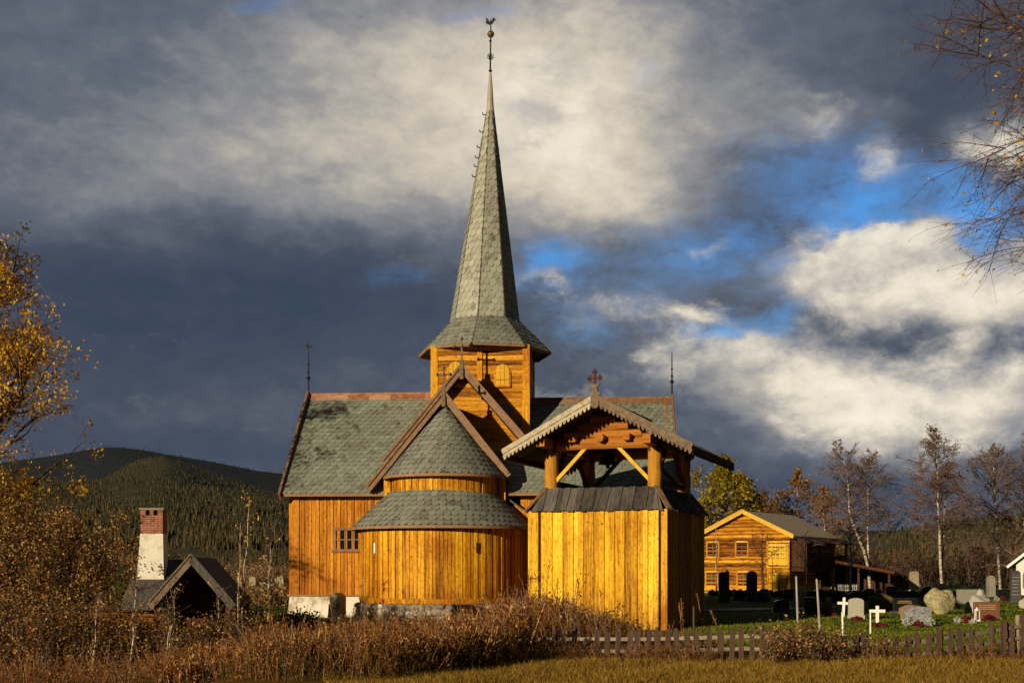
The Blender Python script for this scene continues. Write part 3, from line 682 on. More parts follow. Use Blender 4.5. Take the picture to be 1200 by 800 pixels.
mb.tube(ring + [ring[0]], .04, 6, False); rf = mb.build('round_window', M['nave_wood'], TWR)
mb = MB(); mb.poly([(vx + .25 * cos(a), vy - .012, vz + .25 * sin(a)) for a in [-2 * pi * k / 20 for k in range(20)]]); mb.build('pane', M['blue_glass'], rf)
# --- spire
VA = [radians(-5 + 45 * k) for k in range(8)]
def octring(r, z, dx=0.0): return [Vector((TW + dx + r * sin(a), TY - r * cos(a), z)) for a in VA]
def spire_faces(lo, hi, wd, ex, back, slate, name, parent):
    mb = MB(); mb.add([tuple(p) for p in lo] + [tuple(p) for p in hi], [(i, (i + 1) % 8, 8 + (i + 1) % 8, 8 + i) for i in range(8)] + [tuple(range(7, -1, -1))])
    o = mb.build(name, back, parent); ms = MB(); rgx = random.Random(9)
    for i in range(8):
        a, b, c, d = lo[i], lo[(i + 1) % 8], hi[(i + 1) % 8], hi[i]
        A = (b - a).normalized(); mid0 = (a + b) / 2; mid1 = (c + d) / 2; U = (mid1 - mid0); Ls = U.length; U.normalize(); n = A.cross(U).normalized()
        w0 = (b - a).length / 2; w1 = (c - d).length / 2
        flat_slates(ms, mid0, A, U, n, lambda t, w0=w0, w1=w1, Ls=Ls: (-lerp(w0, w1, min(1, t / Ls)), lerp(w0, w1, min(1, t / Ls))), Ls, wd, ex, rgx)
    ms.build('slate_covering', slate, o)
    for i in range(8):
        mh = MB(); mh.tube([tuple(lo[i]), tuple(hi[i])], [.035, .022], 5); mh.build('hip_strip', M['slate_edge'], o)
    return o
e0 = octring(3.14, 12.22); e1 = octring(1.64, 13.72); e2 = octring(.17, 23.6, .27)
sk = spire_faces(e0, e1, .30, .27, M['slate_edge'], M['slate'], 'spire_skirt', CH)
mb = MB()
for i in range(8): mb.bar(e0[i] - Vector((0, 0, .05)), e0[(i + 1) % 8] - Vector((0, 0, .05)), .06, .12)
mb.build('eave_board', M['roof_edge'], sk)
spr = spire_faces(e1, e2, .30, .30, M['slate_edge'], M['slate_spire'], 'spire', CH)
mb = MB(); tx = TW + .27
mb.lathe([(.20, 23.5), (.17, 23.75), (.12, 24.6), (.06, 25.4), (.01, 25.45)], 8, (tx, TY, 0)); mb.build('spire_tip', M['zinc'], CH)
mb = MB(); mb.tube([(tx, TY, 25.3), (tx + .03, TY, 27.9)], [.045, .028], 6)
for zq, r in ((25.5, .10), (26.2, .06), (26.9, .07)): mb.lathe([(.02, -.08), (r, 0), (.02, .08)], 8, (tx + .01, TY, zq))
for k in range(6):
    a = k * pi / 3; mb.tube([(tx + .015 + .03 * cos(a), TY + .03 * sin(a), 26.02), (tx + .015 + .17 * cos(a), TY + .17 * sin(a), 26.12), (tx + .015 + .12 * cos(a), TY + .12 * sin(a), 26.28)], .018, 4)
rod = mb.build('finial_rod', M['iron'], CH)
mb = MB(); mb.lathe([(.01, -.17), (.10, -.13), (.165, -.03), (.165, .03), (.10, .13), (.01, .17)], 14, (tx + .025, TY, 27.22)); mb.build('ball', M['brass'], rod, True)
mb = MB(); zz = 27.78; x = tx + .03
cock = [(-.30, .02), (-.22, -.10), (-.06, -.14), (.08, -.10), (.14, -.02), (.20, .08), (.30, .12), (.22, .18), (.18, .27), (.10, .20), (.05, .06), (-.08, .04), (-.18, .20), (-.30, .24), (-.24, .12)]
mb.prism([(x + a * .85, TY - .012, zz + b * .85) for a, b in cock], (0, .024, 0)); mb.build('weathercock', M['iron'], rod)
for py in (136, 156, 174, 186, 196, 208):
    z = EYE + (664 - py) / F * 60.2; t = (z - 13.72) / (23.6 - 13.72); r = lerp(1.64, .17, t) * .97; cx = TW + .27 * t
    mb = MB(); mb.tube([(cx - r + .05, TY - .1, z), (cx - r - .13, TY - .1, z + .02), (cx - r - .15, TY - .1, z + .12)], .028, 5); mb.build('climbing_hook', M['iron'], spr)
# --- front gables
def gable(lxc, ly, za, lrun, lz, rrun, rz_, depth, wood, wz, name, dz=.0, wl=None, wr=None):
    """A steep cross gable whose ridge runs back from the front."""
    apex = Vector((lxc, ly, za)); le = Vector((lxc - lrun, ly, lz)); re = Vector((lxc + rrun, ly, rz_))
    mb = MB(); back = Vector((0, depth, 0))
    for e in (le, re):
        q = [e + Vector((0, .12, -.14)), apex + Vector((0, .12, -.14))]
        if e is re: q = q[::-1]
        mb.prism([q[0], q[1], q[1] + back, q[0] + back], (0, 0, -.09))
    rf = mb.build('gable_roof', M['slate_edge'], CH)
    ms = MB()
    for e in (le, re):
        d = (apex - e); Ls = d.length; U = d.normalized(); n = Vector((-U.z, 0, U.x)) if e is le else Vector((-U.z, 0, U.x)); n = n if n.z > 0 else -n
        A = Vector((0, 1, 0)); o = e + Vector((0, .14, -.13)); flat_slates(ms, o, A, U, n, lambda t: (0, depth - .1), Ls, .3, .3, rg)
    ms.build('slate_covering', M['slate'], rf)
    mb = MB()
    for e in (le, re):
        d = (apex - e).normalized(); tail = e - d * .12
        mb.bar(tail, apex + d * .02, .07, .30, (0, 0, 1))
        mb.bar(tail + Vector((0, -.05, .16)), apex + Vector((0, -.05, .17)), .09, .10, (0, 0, 1))
    bb = mb.build('bargeboard', M['brown_trim'], CH)
    mb = MB(); mb.bar((lxc, ly - .07, za - .5), (lxc, ly - .07, za + .35), .16, .12, (0, 1, 0)); ornate_cross(mb, lxc, ly - .02, za + .3, .85 if name == 'low' else 1.0, .55 if name == 'low' else .66); mb.build('gable_cross', M['grey_brown_trim'], bb)
    # boarded gable wall set back under the overhang
    mw = MB(); yw = ly + .55; wl = wl or lrun - .5; wr = wr or rrun - .3
    def top(s):
        x = lxc - wl + s
        return (za - .3 - (lxc - x) * (za - lz) / lrun) if x < lxc else (za - .3 - (x - lxc) * (za - rz_) / rrun)
    mw.prism([(lxc - wl, yw + .02, wz), (lxc + wr, yw + .02, wz), (lxc + wr, yw + .02, top(wl + wr)), (lxc, yw + .02, za - .3), (lxc - wl, yw + .02, top(0))], (0, max(.3, depth - .8), 0))
    if wood == 'logs':
        def lim(z):
            return (max(0, wl - (za - .3 - z) * lrun / (za - lz)), min(wl + wr, wl + (za - .3 - z) * rrun / (za - rz_)))
        logs(mw, (lxc - wl, yw), (lxc + wr, yw), wz, za - .35, .2, rg, (0, -1), .018, lim)
        mw.build('gable_wall', M['tower_wood'], CH)
    else:
        boards(mw, (lxc - wl, yw), (lxc + wr, yw), lambda s: wz, top, .17, rg, (0, -1)); mw.build('gable_wall', M['apse_wood'], CH)
gable(.12, -.42, 9.52, 3.22, 5.60, 2.68, 6.13, 2.9, 'boards', 3.0, 'low', wl=2.3, wr=2.3)
gable(.67, 1.62, 10.98, 3.9, 6.32, 3.9, 6.5, 2.2, 'logs', 5.2, 'high', wl=3.2, wr=3.2)
# --- apse: low round wall, its skirt roof, the narrow drum and the half cone
def round_boards(mb, r, z0, z1, a0, a1, wd, rgx, skip=()):
    a = a0; k = 0
    while a < a1 - .004:
        da = wd * rgx.uniform(.85, 1.15) / r; e = min(a1, a + da)
        rr = r + (.022 if k % 2 else 0) + rgx.uniform(0, .006); jz = rgx.uniform(-.012, .012); gp = .010 / r
        ps = [(q * sin(t), -q * cos(t)) for t, q in ((a + gp, rr), (e - gp, rr), (e - gp, r - .05), (a + gp, r - .05))]
        mb.hexa([(x, y, z0 + jz) for x, y in ps] + [(x, y, z1) for x, y in ps]); a = e; k += 1
A0, A1 = radians(-92), radians(112)
mb = MB(); mb.lathe([(3.41, .6), (3.41, 3.9), (.0, 3.9)], 48, (0, 0, 0), A0, A1, False); mb.build('wall_core', M['dark_wood'], CH)  # dark backing paints the shadow lines between the boards
mb = MB(); round_boards(mb, 3.46, .70, 3.98, A0, A1, .165, rg)
AW = mb.build('apse_wall', M['apse_wood'], CH)
mb = MB(); mb.lathe([(3.44, .92), (3.53, .90), (3.55, .86), (3.53, .70), (3.44, .66)], 60, (0, 0, 0), A0, A1, False); mb.build('sill_beam', M['apse_wood'], AW)
for ang, mat in ((-45, 'white_paint'), (31, 'dark_wood')):
    a = radians(ang); mb = MB(); c = Vector((3.515 * sin(a), -3.515 * cos(a), 2.98)); t = Vector((cos(a), sin(a), 0)); n = Vector((sin(a), -cos(a), 0))
    mb.bar(c - Vector((0, 0, .21)) , c + Vector((0, 0, .21)), .10, .03, tuple(n)); mb.build('slit_window', M[mat], AW)
mb = MB()                                             # rubble footing: field stones bedded in pale mortar
for row, (zc, hh, r0) in enumerate(((-.45, .34, 3.66), (-.05, .30, 3.62), (.32, .26, 3.58), (.58, .17, 3.56))):
    a = A0 + rg.uniform(0, .1)
    while a < A1:
        wq = rg.uniform(.20, .62); a += wq / 3.7
        o = len(mb.v); mb.rock((0, 0, 0), (wq, .24, hh * rg.uniform(.75, 1.05)), rg.randint(0, 9999), 3, .10)
        for q in range(o, len(mb.v)):
            vx_, vy_, vz_ = mb.v[q]; aa = a + vx_ / 3.7; rr = r0 - vy_; mb.v[q] = (rr * sin(aa), -rr * cos(aa), min(.69, zc + vz_ + .03 * sin(a * 9)))
        a += wq / 3.7 * .88
mb.lathe([(3.80, -.7), (3.72, .2), (3.69, .68), (3.3, .69)], 40, (0, 0, 0), A0, A1, False)
mb.build('foundation', M['rubble'], CH)
S0, S1 = radians(-97), radians(118)
mb = MB(); mb.lathe([(3.84, 3.78), (3.86, 3.86), (2.26, 5.36)], 64, (0, 0, 0), S0, S1, False); mb.lathe([(3.84, 3.78), (3.40, 3.90)], 64, (0, 0, 0), S0, S1, False)
SK = mb.build('apse_skirt_roof', M['slate_edge'], CH)
mb = MB(); cone_slates(mb, (0, 0), 3.86, 3.88, 2.28, 5.37, S0, S1, .30, .30, rg); mb.build('slate_covering', M['slate'], SK)
mb = MB(); mb.lathe([(3.83, 3.88), (3.90, 3.88), (3.90, 3.76), (3.83, 3.76), (3.83, 3.88)], 64, (0, 0, 0), S0, S1, False); mb.build('eave_board', M['roof_edge'], SK)
DX = .13
mb = MB(); mb.lathe([(2.22, 5.0), (2.22, 6.05)], 48, (DX, 0, 0), A0, A1, False); mb2 = MB(); round_boards(mb2, 2.26, 5.1, 6.05, A0, A1, .17, rg)
mb.add([(x + DX, y, z) for x, y, z in mb2.v], mb2.f); mb.build('drum_wall', M['apse_wood'], CH)
for x in (-2.35, 2.6):
    mb = MB(); mb.box(x - .14, x + .14, -.26, .06, 4.6, 6.1); mb.build('choir_post', M['apse_wood'], CH)
C0, C1 = radians(-93), radians(93)
mb = MB(); mb.lathe([(2.58, 5.96), (2.60, 6.03), (.05, 9.12), (0.005, 9.14)], 56, (DX, 0, 0), C0, C1, False); mb.lathe([(2.58, 5.96), (2.2, 6.02)], 56, (DX, 0, 0), C0, C1, False)
CN = mb.build('cone_roof', M['slate_edge'], CH)
mb = MB(); cone_slates(mb, (DX, 0), 2.60, 6.05, .06, 9.13, C0, C1, .28, .27, rg); mb.build('slate_covering', M['slate'], CN)
mb = MB(); mb.lathe([(2.57, 6.05), (2.645, 6.05), (2.645, 5.93), (2.57, 5.93), (2.57, 6.05)], 56, (DX, 0, 0), C0, C1, False); mb.build('eave_board', M['roof_edge'], CN)
# aisle pent roof on the shaded side of the choir
mb = MB(); mb.prism([(2.2, .0, 5.6), (4.6, .0, 3.9), (4.6, .6, 3.9), (2.2, .6, 5.6)], (0, 0, -.08)); mb.build('aisle_roof', M['slate_edge'], CH)
mb = MB(); boards(mb, (3.1, .1), (4.5, .1), lambda s: .7, lambda s: 4.9 - s * .7, .16, rg, (0, -1)); mb.build('aisle_wall', M['nave_wood'], CH)
# ------------------------------------------------------------------ bell tower
PH = radians(20.1)
BT = empty('bell_tower', (3.055, 46.08, 0), -PH, 'yellow boarded open bell tower with stout log posts, gabled roof and scalloped bargeboards', 'bell tower')
rb = random.Random(77)
D = 6.5; Wh = 2.55; HC = 4.24
mb = MB(); mb.box(-Wh + .02, Wh - .02, .02, D - .02, .05, HC - .03); mb.build('wall_core', M['dark_wood'], BT)  # dark core puts shade into the gaps between the boards
mb = MB()
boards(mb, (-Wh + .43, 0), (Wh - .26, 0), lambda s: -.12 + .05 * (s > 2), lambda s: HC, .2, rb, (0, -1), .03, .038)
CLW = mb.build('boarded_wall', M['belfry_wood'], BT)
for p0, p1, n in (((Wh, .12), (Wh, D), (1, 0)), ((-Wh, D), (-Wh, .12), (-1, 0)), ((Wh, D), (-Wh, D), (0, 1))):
    mb = MB(); boards(mb, p0, p1, lambda s: -.05, lambda s: HC, .205, rb, n, .03, .03); mb.build('boarded_wall', M['nave_wood'], BT)  # darker wood than the front: the shade of these walls is in the colour
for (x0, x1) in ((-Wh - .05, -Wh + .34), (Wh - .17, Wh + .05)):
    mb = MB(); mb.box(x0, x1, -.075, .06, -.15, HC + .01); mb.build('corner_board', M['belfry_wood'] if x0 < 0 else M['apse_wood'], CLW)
# skirt of upright roof boards
ins = .47; zo, zi = HC - .02, 5.06; ov = .14
outer = [(-Wh - ov, -ov), (Wh + ov, -ov), (Wh + ov, D + ov), (-Wh - ov, D + ov)]; inner = [(-Wh + ins, ins), (Wh - ins, ins), (Wh - ins, D - ins), (-Wh + ins, D - ins)]
mb = MB()
for i in range(4):
    a, b = Vector((*outer[i], zo)), Vector((*outer[(i + 1) % 4], zo)); c, d = Vector((*inner[(i + 1) % 4], zi)), Vector((*inner[i], zi))
    L = (b - a).length; A = (b - a) / L; s = .24; k = 0; n = A.cross((d - a)).normalized()
    lo_off = (c - d).length
    ia = (d - a).dot(A); ib = L - (b - c).dot(A)
    Uu = ((c + d) / 2 - (a + b) / 2)
    s = ia * .35
    while s < L - ia * .35:
        e = min(s + rb.uniform(.2, .27), L - ia * .35)
        def pt(ss, t):
            return a + A * max(ia * t, min(L - ia * t, ss)) + Uu * t
        off = n * ((.035 if k % 2 else .0) + rb.uniform(.0, .012)); jz = -rb.uniform(.0, .05)
        q = [pt(s + .004, jz) + off, pt(e - .004, jz) + off, pt(e - .004, 1) + off, pt(s + .004, 1) + off]
        mb.prism([tuple(p + n * .03) for p in q], tuple(-n * .03)); s = e; k += 1
SKT = mb.build('skirt_roof', M['shake'], BT)
mb = MB()
for i in range(4):
    mb.bar(Vector((*outer[i], zo + .03)), Vector((*inner[i], zi + .05)), .20, .05, (0, 0, 1))
mb.box(-Wh + ins - .02, Wh - ins + .02, ins - .02, D - ins + .02, zi - .12, zi - .02); mb.build('hip_boards', M['brown_trim'], SKT)
# posts, heads, beams
PU, V0, V1 = 1.96, .72, D - .95
for (u, v) in ((-PU, V0), (PU, V0), (-PU, V1), (PU, V1)):
    mb = MB(); n = 12; pts = []; rad = []
    for k in range(9):
        t = k / 8; pts.append((u + .012 * sin(k * 2 + u), v + .012 * cos(k * 1.7), 4.85 + t * 1.75)); rad.append(.265 - .02 * t + .008 * sin(k * 2.2 + v))
    mb.tube(pts, rad, 14); p = mb.build('post', M['post_wood'], BT, True)
    s_ = 1 if u > 0 else -1
    mb = MB(); mb.prism([(u - .22, v - .21, 6.42), (u - .14, v - .21, 6.34), (u + .14, v - .21, 6.34), (u + .22, v - .21, 6.42), (u + .22, v - .21, 6.98), (u - .22, v - .21, 6.98)], (0, .42, 0))
    mb.prism([(u + s_ * .14, v - .16, 6.30), (u + s_ * .30, v - .16, 6.44), (u + s_ * .24, v - .16, 6.52), (u + s_ * .34, v - .16, 6.62), (u + s_ * .32, v - .16, 6.80), (u + s_ * .14, v - .16, 6.80)], (0, .3, 0)); mb.build('post_head', M['porch_wood'], p)
def rise(z): return (8.02 - z) / 1.84 * 3.30
for v in (V0, V1):
    z = 6.50
    for k, h in enumerate((.40, .27, .28, .28, .26, .2)):
        L = min(1.80 if k == 0 else 2.1, rise(z + h) - .05)
        if L < .2: break
        mb = MB(); logs(mb, (.03 - L, v - .10), (.03 + L, v - .10), z, z + h, h, rb, (0, -1), .09 if k == 0 else .05)
        mb.box(.03 - L + .02, .03 + L - .02, v - .09, v + .2, z + .01, z + h - .01); z += h + .003
        mb.build('gable_log', M['beam_wood'], BT)
for u in (-PU, PU):
    mb = MB(); mb.bar((u, -.55, 6.72), (u, D + .3, 6.72), .30, .34); mb.build('wall_plate', M['beam_wood'], BT)
    mb = MB(); mb.bar((u, V0, 5.30), (u, V1, 5.30), .18, .2); mb.build('lower_rail', M['dark_wood'], BT)
for u, r, sq in ((-1.02, .13, True), (.02, .16, False), (1.02, .12, True)):
    mb = MB()
    if sq: mb.box(u - r, u + r, V0 - .48, V0, 6.88 - r, 6.88 + r)
    else: mb.tube([(u, V0 - .5, 6.88), (u, V0, 6.88)], r, 12)
    mb.build('beam_end', M['beam_wood'], BT)
for v in (V0 - .02, V1):
    for s in (-1, 1):
        mb = MB(); mb.bar((s * (PU - .12), v, 5.28), (s * .62, v, 6.56), .13, .17, (0, 1, 0)); mb.build('brace', M['yellow_wood'] if v < 1 else M['dark_wood'], BT)  # rear braces coloured dark to paint their silhouette in the shade
for u in (-PU, PU):
    for (va, vb) in ((V0 + .1, 2.4), (V1 - .1, D - 2.65)):
        mb = MB(); mb.bar((u, va, 5.28), (u, vb, 6.58), .13, .16, (1, 0, 0)); mb.build('brace', M['porch_wood'], BT)
# roof
RC0, RH, VF, VB = .19, 3.44, -.85, 7.05; ZA, ZE = 8.16, 6.36
sl = hypot(RH, ZA - ZE)
mb = MB()
for s in (-1, 1):
    y = VF + .06
    while y < VB - .05:
        e = min(VB - .05, y + rb.uniform(.2, .28)); o = rb.uniform(0, .025)
        q = [(RC0 + s * RH, y + .004, ZE + o), (RC0, y + .004, ZA + o), (RC0, e - .004, ZA + o), (RC0 + s * RH, e - .004, ZE + o)]
        mb.prism(q if s > 0 else q[::-1], (0, 0, -.07)); y = e
RF = mb.build('roof', M['shake'], BT)
def scallop_board(name, mat, a, b, h, teeth, y0, th, parent):
    """Board from a to b (local x,z on a vertical face, or y,z for the sides) with a toothed lower edge."""
    mb = MB(); a = Vector(a); b = Vector(b); L = (b - a).length; d = (b - a) / L; up = Vector((0, 0, 1)); nrm = d.cross(up).normalized() * th
    mb.prism([a, b, b + up * h, a + up * h], nrm)
    n = int(L / teeth)
    for k in range(n):
        s = (k + .5) * L / n; w2 = L / n * .36; p = a + d * s
        mb.prism([p - d * w2 + up * .01, p - d * w2 * .9 - up * .055, p - d * w2 * .35 - up * .11, p + d * w2 * .35 - up * .11, p + d * w2 * .9 - up * .055, p + d * w2 + up * .01], nrm)
    return mb.build(name, mat, parent)
for s in (-1, 1):
    mat = M['grey_trim'] if s < 0 else M['grey_brown_trim']  # left pale as sunlit, right darker as less lit: light put into the colour
    e = Vector((RC0 + s * (RH + .02), VF, ZE - .20)); ap = Vector((RC0, VF, ZA - .18))
    bb = scallop_board('bargeboard', mat, e, ap, .22, .165, VF, .05 * (1 if s < 0 else -1), BT)
    mb = MB(); a = e + Vector((s * .03, -.045, .20)); b = ap + Vector((0, -.045, .22)); mb.bar(a, b, .09, .15, (0, 0, 1))
    mb.bar(a + Vector((0, .04, .09)), b + Vector((0, .04, .09)), .16, .035, (0, 0, 1)); mb.build('capping_board', mat, bb)
    bb2 = scallop_board('bargeboard', M['grey_brown_trim'], Vector((RC0 + s * RH, VB, ZE - .2)), Vector((RC0, VB, ZA - .18)), .22, .165, VB, .05 * (-1 if s < 0 else 1), BT)
    scallop_board('eave_board', M['dark_wood'], Vector((RC0 + s * (RH + .01), VF + .02, ZE - .20)), Vector((RC0 + s * (RH + .01), VB - .02, ZE - .20)), .22, .19, 0, .04 * (1 if s > 0 else -1), BT)
# inner planking under the overhang, and ridge
mb = MB(); mb.bar((RC0, VF - .02, ZA + .03), (RC0, VB, ZA + .03), .26, .06); mb.build('ridge_board', M['grey_brown_trim'], RF)
mb = MB()
for s in (-1, 1): mb.bar((RC0 + s * RH * .62, VF + .1, lerp(ZA, ZE, .62) - .14), (RC0 + s * RH * .62, VB - .1, lerp(ZA, ZE, .62) - .14), .12, .14)
mb.bar((RC0, VF + .1, ZA - .2), (RC0, VB - .1, ZA - .2), .14, .16); mb.build('purlins', M['dark_wood'], RF)
mb = MB(); y = VF - .10
mb.prism([(RC0 - .15, y, ZA - .26), (RC0 - .07, y, ZA - .36), (RC0 + .07, y, ZA - .36), (RC0 + .15, y, ZA - .26), (RC0 + .14, y, ZA + .05), (RC0 + .22, y, ZA + .14), (RC0 + .10, y, ZA + .22), (RC0 + .09, y, ZA + .36), (RC0 + .20, y, ZA + .50), (RC0 + .06, y, ZA + .48), (RC0 - .06, y, ZA + .48), (RC0 - .20, y, ZA + .50), (RC0 - .09, y, ZA + .36), (RC0 - .10, y, ZA + .22), (RC0 - .22, y, ZA + .14), (RC0 - .14, y, ZA + .05)], (0, .10, 0))
fb = mb.build('gable_finial', M['grey_brown_trim'], BT)
mb = MB(); zc = ZA + .70; yy = y + .05
mb.bar((RC0, yy, ZA + .44), (RC0, yy, zc + .17), .07, .06, (0, 1, 0)); mb.bar((RC0 - .15, yy, zc), (RC0 + .15, yy, zc), .06, .07)
for (a, b) in ((-.18, 0), (.18, 0), (0, .21)):
    for (c, d_) in ((0, 0), (-.06, 0) if b else (0, .07), (.06, 0) if b else (0, -.07), (0, .07) if b else (.07 if a > 0 else -.07, 0)):
        mb.lathe([(.005, -.055), (.042, -.025), (.042, .025), (.005, .055)], 6, (RC0 + a + c * .8, yy, zc + b + d_ * .8))
mb.build('cross', M['porch_wood'], fb)
# bell
cu, cv = -.47, 3.1
bl = empty('church_bell', (0, 0, 0), 0, 'dark bell hanging under the roof of the open bell tower', 'bell')
c_ = Matrix.Rotation(-PH, 4, 'Z') @ Vector((cu, cv, 0)) + Vector((3.055, 46.08, 0)); bl.location = (c_.x, c_.y, 0); bl.rotation_euler = (0, 0, -PH)
mb = MB(); mb.lathe([(.02, 6.85), (.16, 6.83), (.20, 6.74), (.22, 6.5), (.28, 6.28), (.38, 6.16), (.36, 6.14), (.25, 6.3), (.18, 6.7), (.02, 6.76)], 20); mb.build('bell_body', M['iron'], bl, True)
mb = MB(); mb.tube([(0, 0, 6.7), (0, 0, 6.08)], .03, 6); mb.lathe([(.005, 5.97), (.07, 6.0), (.09, 6.06), (.06, 6.13), (.005, 6.15)], 10); mb.build('clapper', M['iron'], bl)
mb = MB(); mb.bar((-1.5, 0, 6.98), (2.4, 0, 6.98), .2, .22); mb.build('headstock', M['dark_wood'], bl)

# ------------------------------------------------------------------ log storehouse
HS = empty('log_storehouse', (22.75, 105.0, 0), -radians(33), 'ochre two storey log storehouse with bright yellow bargeboards and a dark side gallery', 'storehouse')
rh = random.Random(4); HWd = 7.75; HL = 11.0; EZ, AZ = 4.85, 6.75; cx = -HWd / 2
# local x from -HWd (left) to 0 (right front corner), local y back
mb = MB()
def lim(z): 
    k = (z - EZ) / (AZ - .1 - EZ); k = max(0, k); return (k * HWd / 2, HWd - k * HWd / 2)
logs(mb, (-HWd, 0), (0, 0), -.1, AZ - .15, .29, rh, (0, -1), .13, lim, 0.0, .026)
logs(mb, (0, 0), (0, HL), -.1, EZ, .27, rh, (1, 0), .07); logs(mb, (-HWd, HL), (-HWd, 0), -.1, EZ, .27, rh, (-1, 0), .07)
mb.box(-HWd + .01, -.01, .01, HL - .01, -.1, EZ - .05); mb.prism([(-HWd + .05, .02, EZ - .05), (-.05, .02, EZ - .05), (cx, .02, AZ - .2)], (0, HL - .05, 0))
HSW = mb.build('log_wall', M['log_house'], HS)
mb = MB()
for s in (-1, 1):
    e = (cx + s * (HWd / 2 + .55), EZ - .12); q = [(e[0], -.55, e[1]), (cx, -.55, AZ + .14), (cx, HL + .4, AZ + .14), (e[0], HL + .4, e[1])]
    if s > 0: q = [(e[0] + .9, -.55, e[1] - .42), (cx, -.55, AZ + .14), (cx, HL + .4, AZ + .14), (e[0] + .9, HL + .4, e[1] - .42)]; q[0] = (e[0], -.55, e[1]); q[3] = (e[0], HL + .4, e[1])
    mb.prism(q if s > 0 else q[::-1], (0, 0, -.14))
HSR = mb.build('roof', surf('grey brown slate roof', [(.20, .16, .11), (.38, .31, .21), (.50, .42, .30), (.58, .5, .37)], (1.5, 1.5, 1.5), 3, .2, .9, .6, bscale=5), HS)
for s in (-1, 1):
    mb = MB(); mb.bar((cx + s * (HWd / 2 + .58), -.60, EZ - .20), (cx, -.60, AZ + .06), .06, .30, (0, 0, 1)); mb.bar((cx + s * (HWd / 2 + .6), -.66, EZ - .05), (cx, -.66, AZ + .20), .05, .12, (0, 0, 1)); mb.build('bargeboard', M['house_trim'], HSR)
def hwin(xc, z0, z1, wd, nb=2):
    fr = MB(); a, b = xc - wd / 2, xc + wd / 2; y = -.13
    for (p, q, r, s) in ((a - .13, a, z0 - .1, z1 + .12), (b, b + .13, z0 - .1, z1 + .12), (a, b, z1, z1 + .14), (a, b, z0 - .12, z0)): fr.box(p, q, y, .02, r, s)
    f = fr.build('window', M['log_house'], HS)
    gl = MB(); gl.box(a, b, -.05, -.04, z0, z1); gl.build('pane', M['glass'], f)
    m2 = MB(); m2.box(xc - .03, xc + .03, -.09, -.05, z0, z1)
    for k in range(1, 3): zz = lerp(z0, z1, k / 3); m2.box(a, b, -.085, -.052, zz - .02, zz + .02)
    m2.build('glazing_bars', M['brown_trim'], f)
hwin(-6.75, 3.1, 4.25, .95); hwin(-4.12, 3.1, 4.25, .95); hwin(-6.85, .55, 1.75, .95); hwin(-4.0, .55, 1.75, .95)
for (z0, z1, xa, xb, mat) in ((2.35, 4.15, -1.78, -.08, 'yellow_wood'), (.1, 1.75, -1.72, -.06, 'belfry_wood')):
    mb = MB(); boards(mb, (xa, -.08), (xb, -.08), lambda s: z0, lambda s: z1, .2, rh, (0, -1), .03, .008); d_ = mb.build('door', M[mat], HS)
    mb = MB(); mb.box(xa - .14, xa - .01, -.14, 0, z0 - .1, z1 + .05); mb.box(xb + .01, xb + .14, -.14, 0, z0 - .1, z1 + .05); mb.box(xa - .14, xb + .14, -.15, 0, z1 + .06, z1 + .2); mb.box(xa - .14, xb + .14, -.18, 0, z0 - .22, z0 - .1); mb.build('door_frame', M['log_house'], d_)
# side gallery
mb = MB(); mb.box(.1, 1.35, .2, HL - .2, 1.85, 2.12); mb.build('gallery_floor', M['dark_wood'], HS)
mb = MB(); boards(mb, (1.3, .3), (1.3, HL - .3), lambda s: 2.1, lambda s: 3.2, .18, rh, (1, 0)); boards(mb, (.1, .25), (1.3, .25), lambda s: 2.1, lambda s: 4.4, .2, rh, (0, -1)); mb.build('gallery_railing', M['dark_wood'], HS)
mb = MB(); mb.prism([(.55, -.1, EZ - .2), (1.75, -.1, EZ - .62), (1.75, HL + .3, EZ - .62), (.55, HL + .3, EZ - .2)], (0, 0, -.1)); mb.build('gallery_roof', M['dark_wood'], HS)
for y in (.35, 3.7, 7.0, 10.4):
    mb = MB(); mb.bar((1.3, y, 0), (1.3, y, EZ - .6), .2, .2, (0, 1, 0)); mb.build('gallery_post', M['log_house'] if y > 5 else M['dark_wood'], HS)
mb = MB(); mb.box(-HWd - .1, .1, -.15, HL, -.4, .06); mb.build('foundation', M['granite'], HS)
# dark open shed to its right
SH = empty('open_shed', (29.2, 109.0, 0), -radians(20), 'low dark open shed with a pent roof behind the black gravestones', 'shed')
mb = MB(); mb.prism([(-5.0, -.5, 3.35), (3.2, -.5, 1.75), (3.2, 6.0, 1.75), (-5.0, 6.0, 3.35)], (0, 0, -.16)); mb.build('roof', M['dark_wood'], SH)
mb = MB(); mb.bar((-5.0, -.55, 3.36), (3.25, -.55, 1.74), .06, .2, (0, 0, 1)); mb.build('bargeboard', M['porch_wood'], SH)
mb = MB(); boards(mb, (-4.8, 5.5), (2.8, 5.5), lambda s: -.1, lambda s: 3.1 - s * .19, .2, rh, (0, -1)); mb.build('wall', M['dark_wood'], SH); mb = MB(); boards(mb, (-4.8, .0), (-2.2, .0), lambda s: -.1, lambda s: 3.1 - s * .19, .2, rh, (0, -1)); mb.build('wall', M['dark_wood'], SH)
for x in (-2.1, .3, 2.8):
    mb = MB(); mb.bar((x, 0, -.1), (x, 0, 2.7 - (x + 5) * .19 + .5), .18, .18, (0, 1, 0)); mb.build('post', M['dark_wood'], SH)
mb = MB()
for k in range(16): x = -2.0 + k * .15; mb.box(x, x + .07, -.06, -.03, .1, .72)
mb.box(-2.1, .3, -.03, 0, .2, .27); mb.box(-2.1, .3, -.03, 0, .55, .62); mb.build('railing', M['pole'], SH)
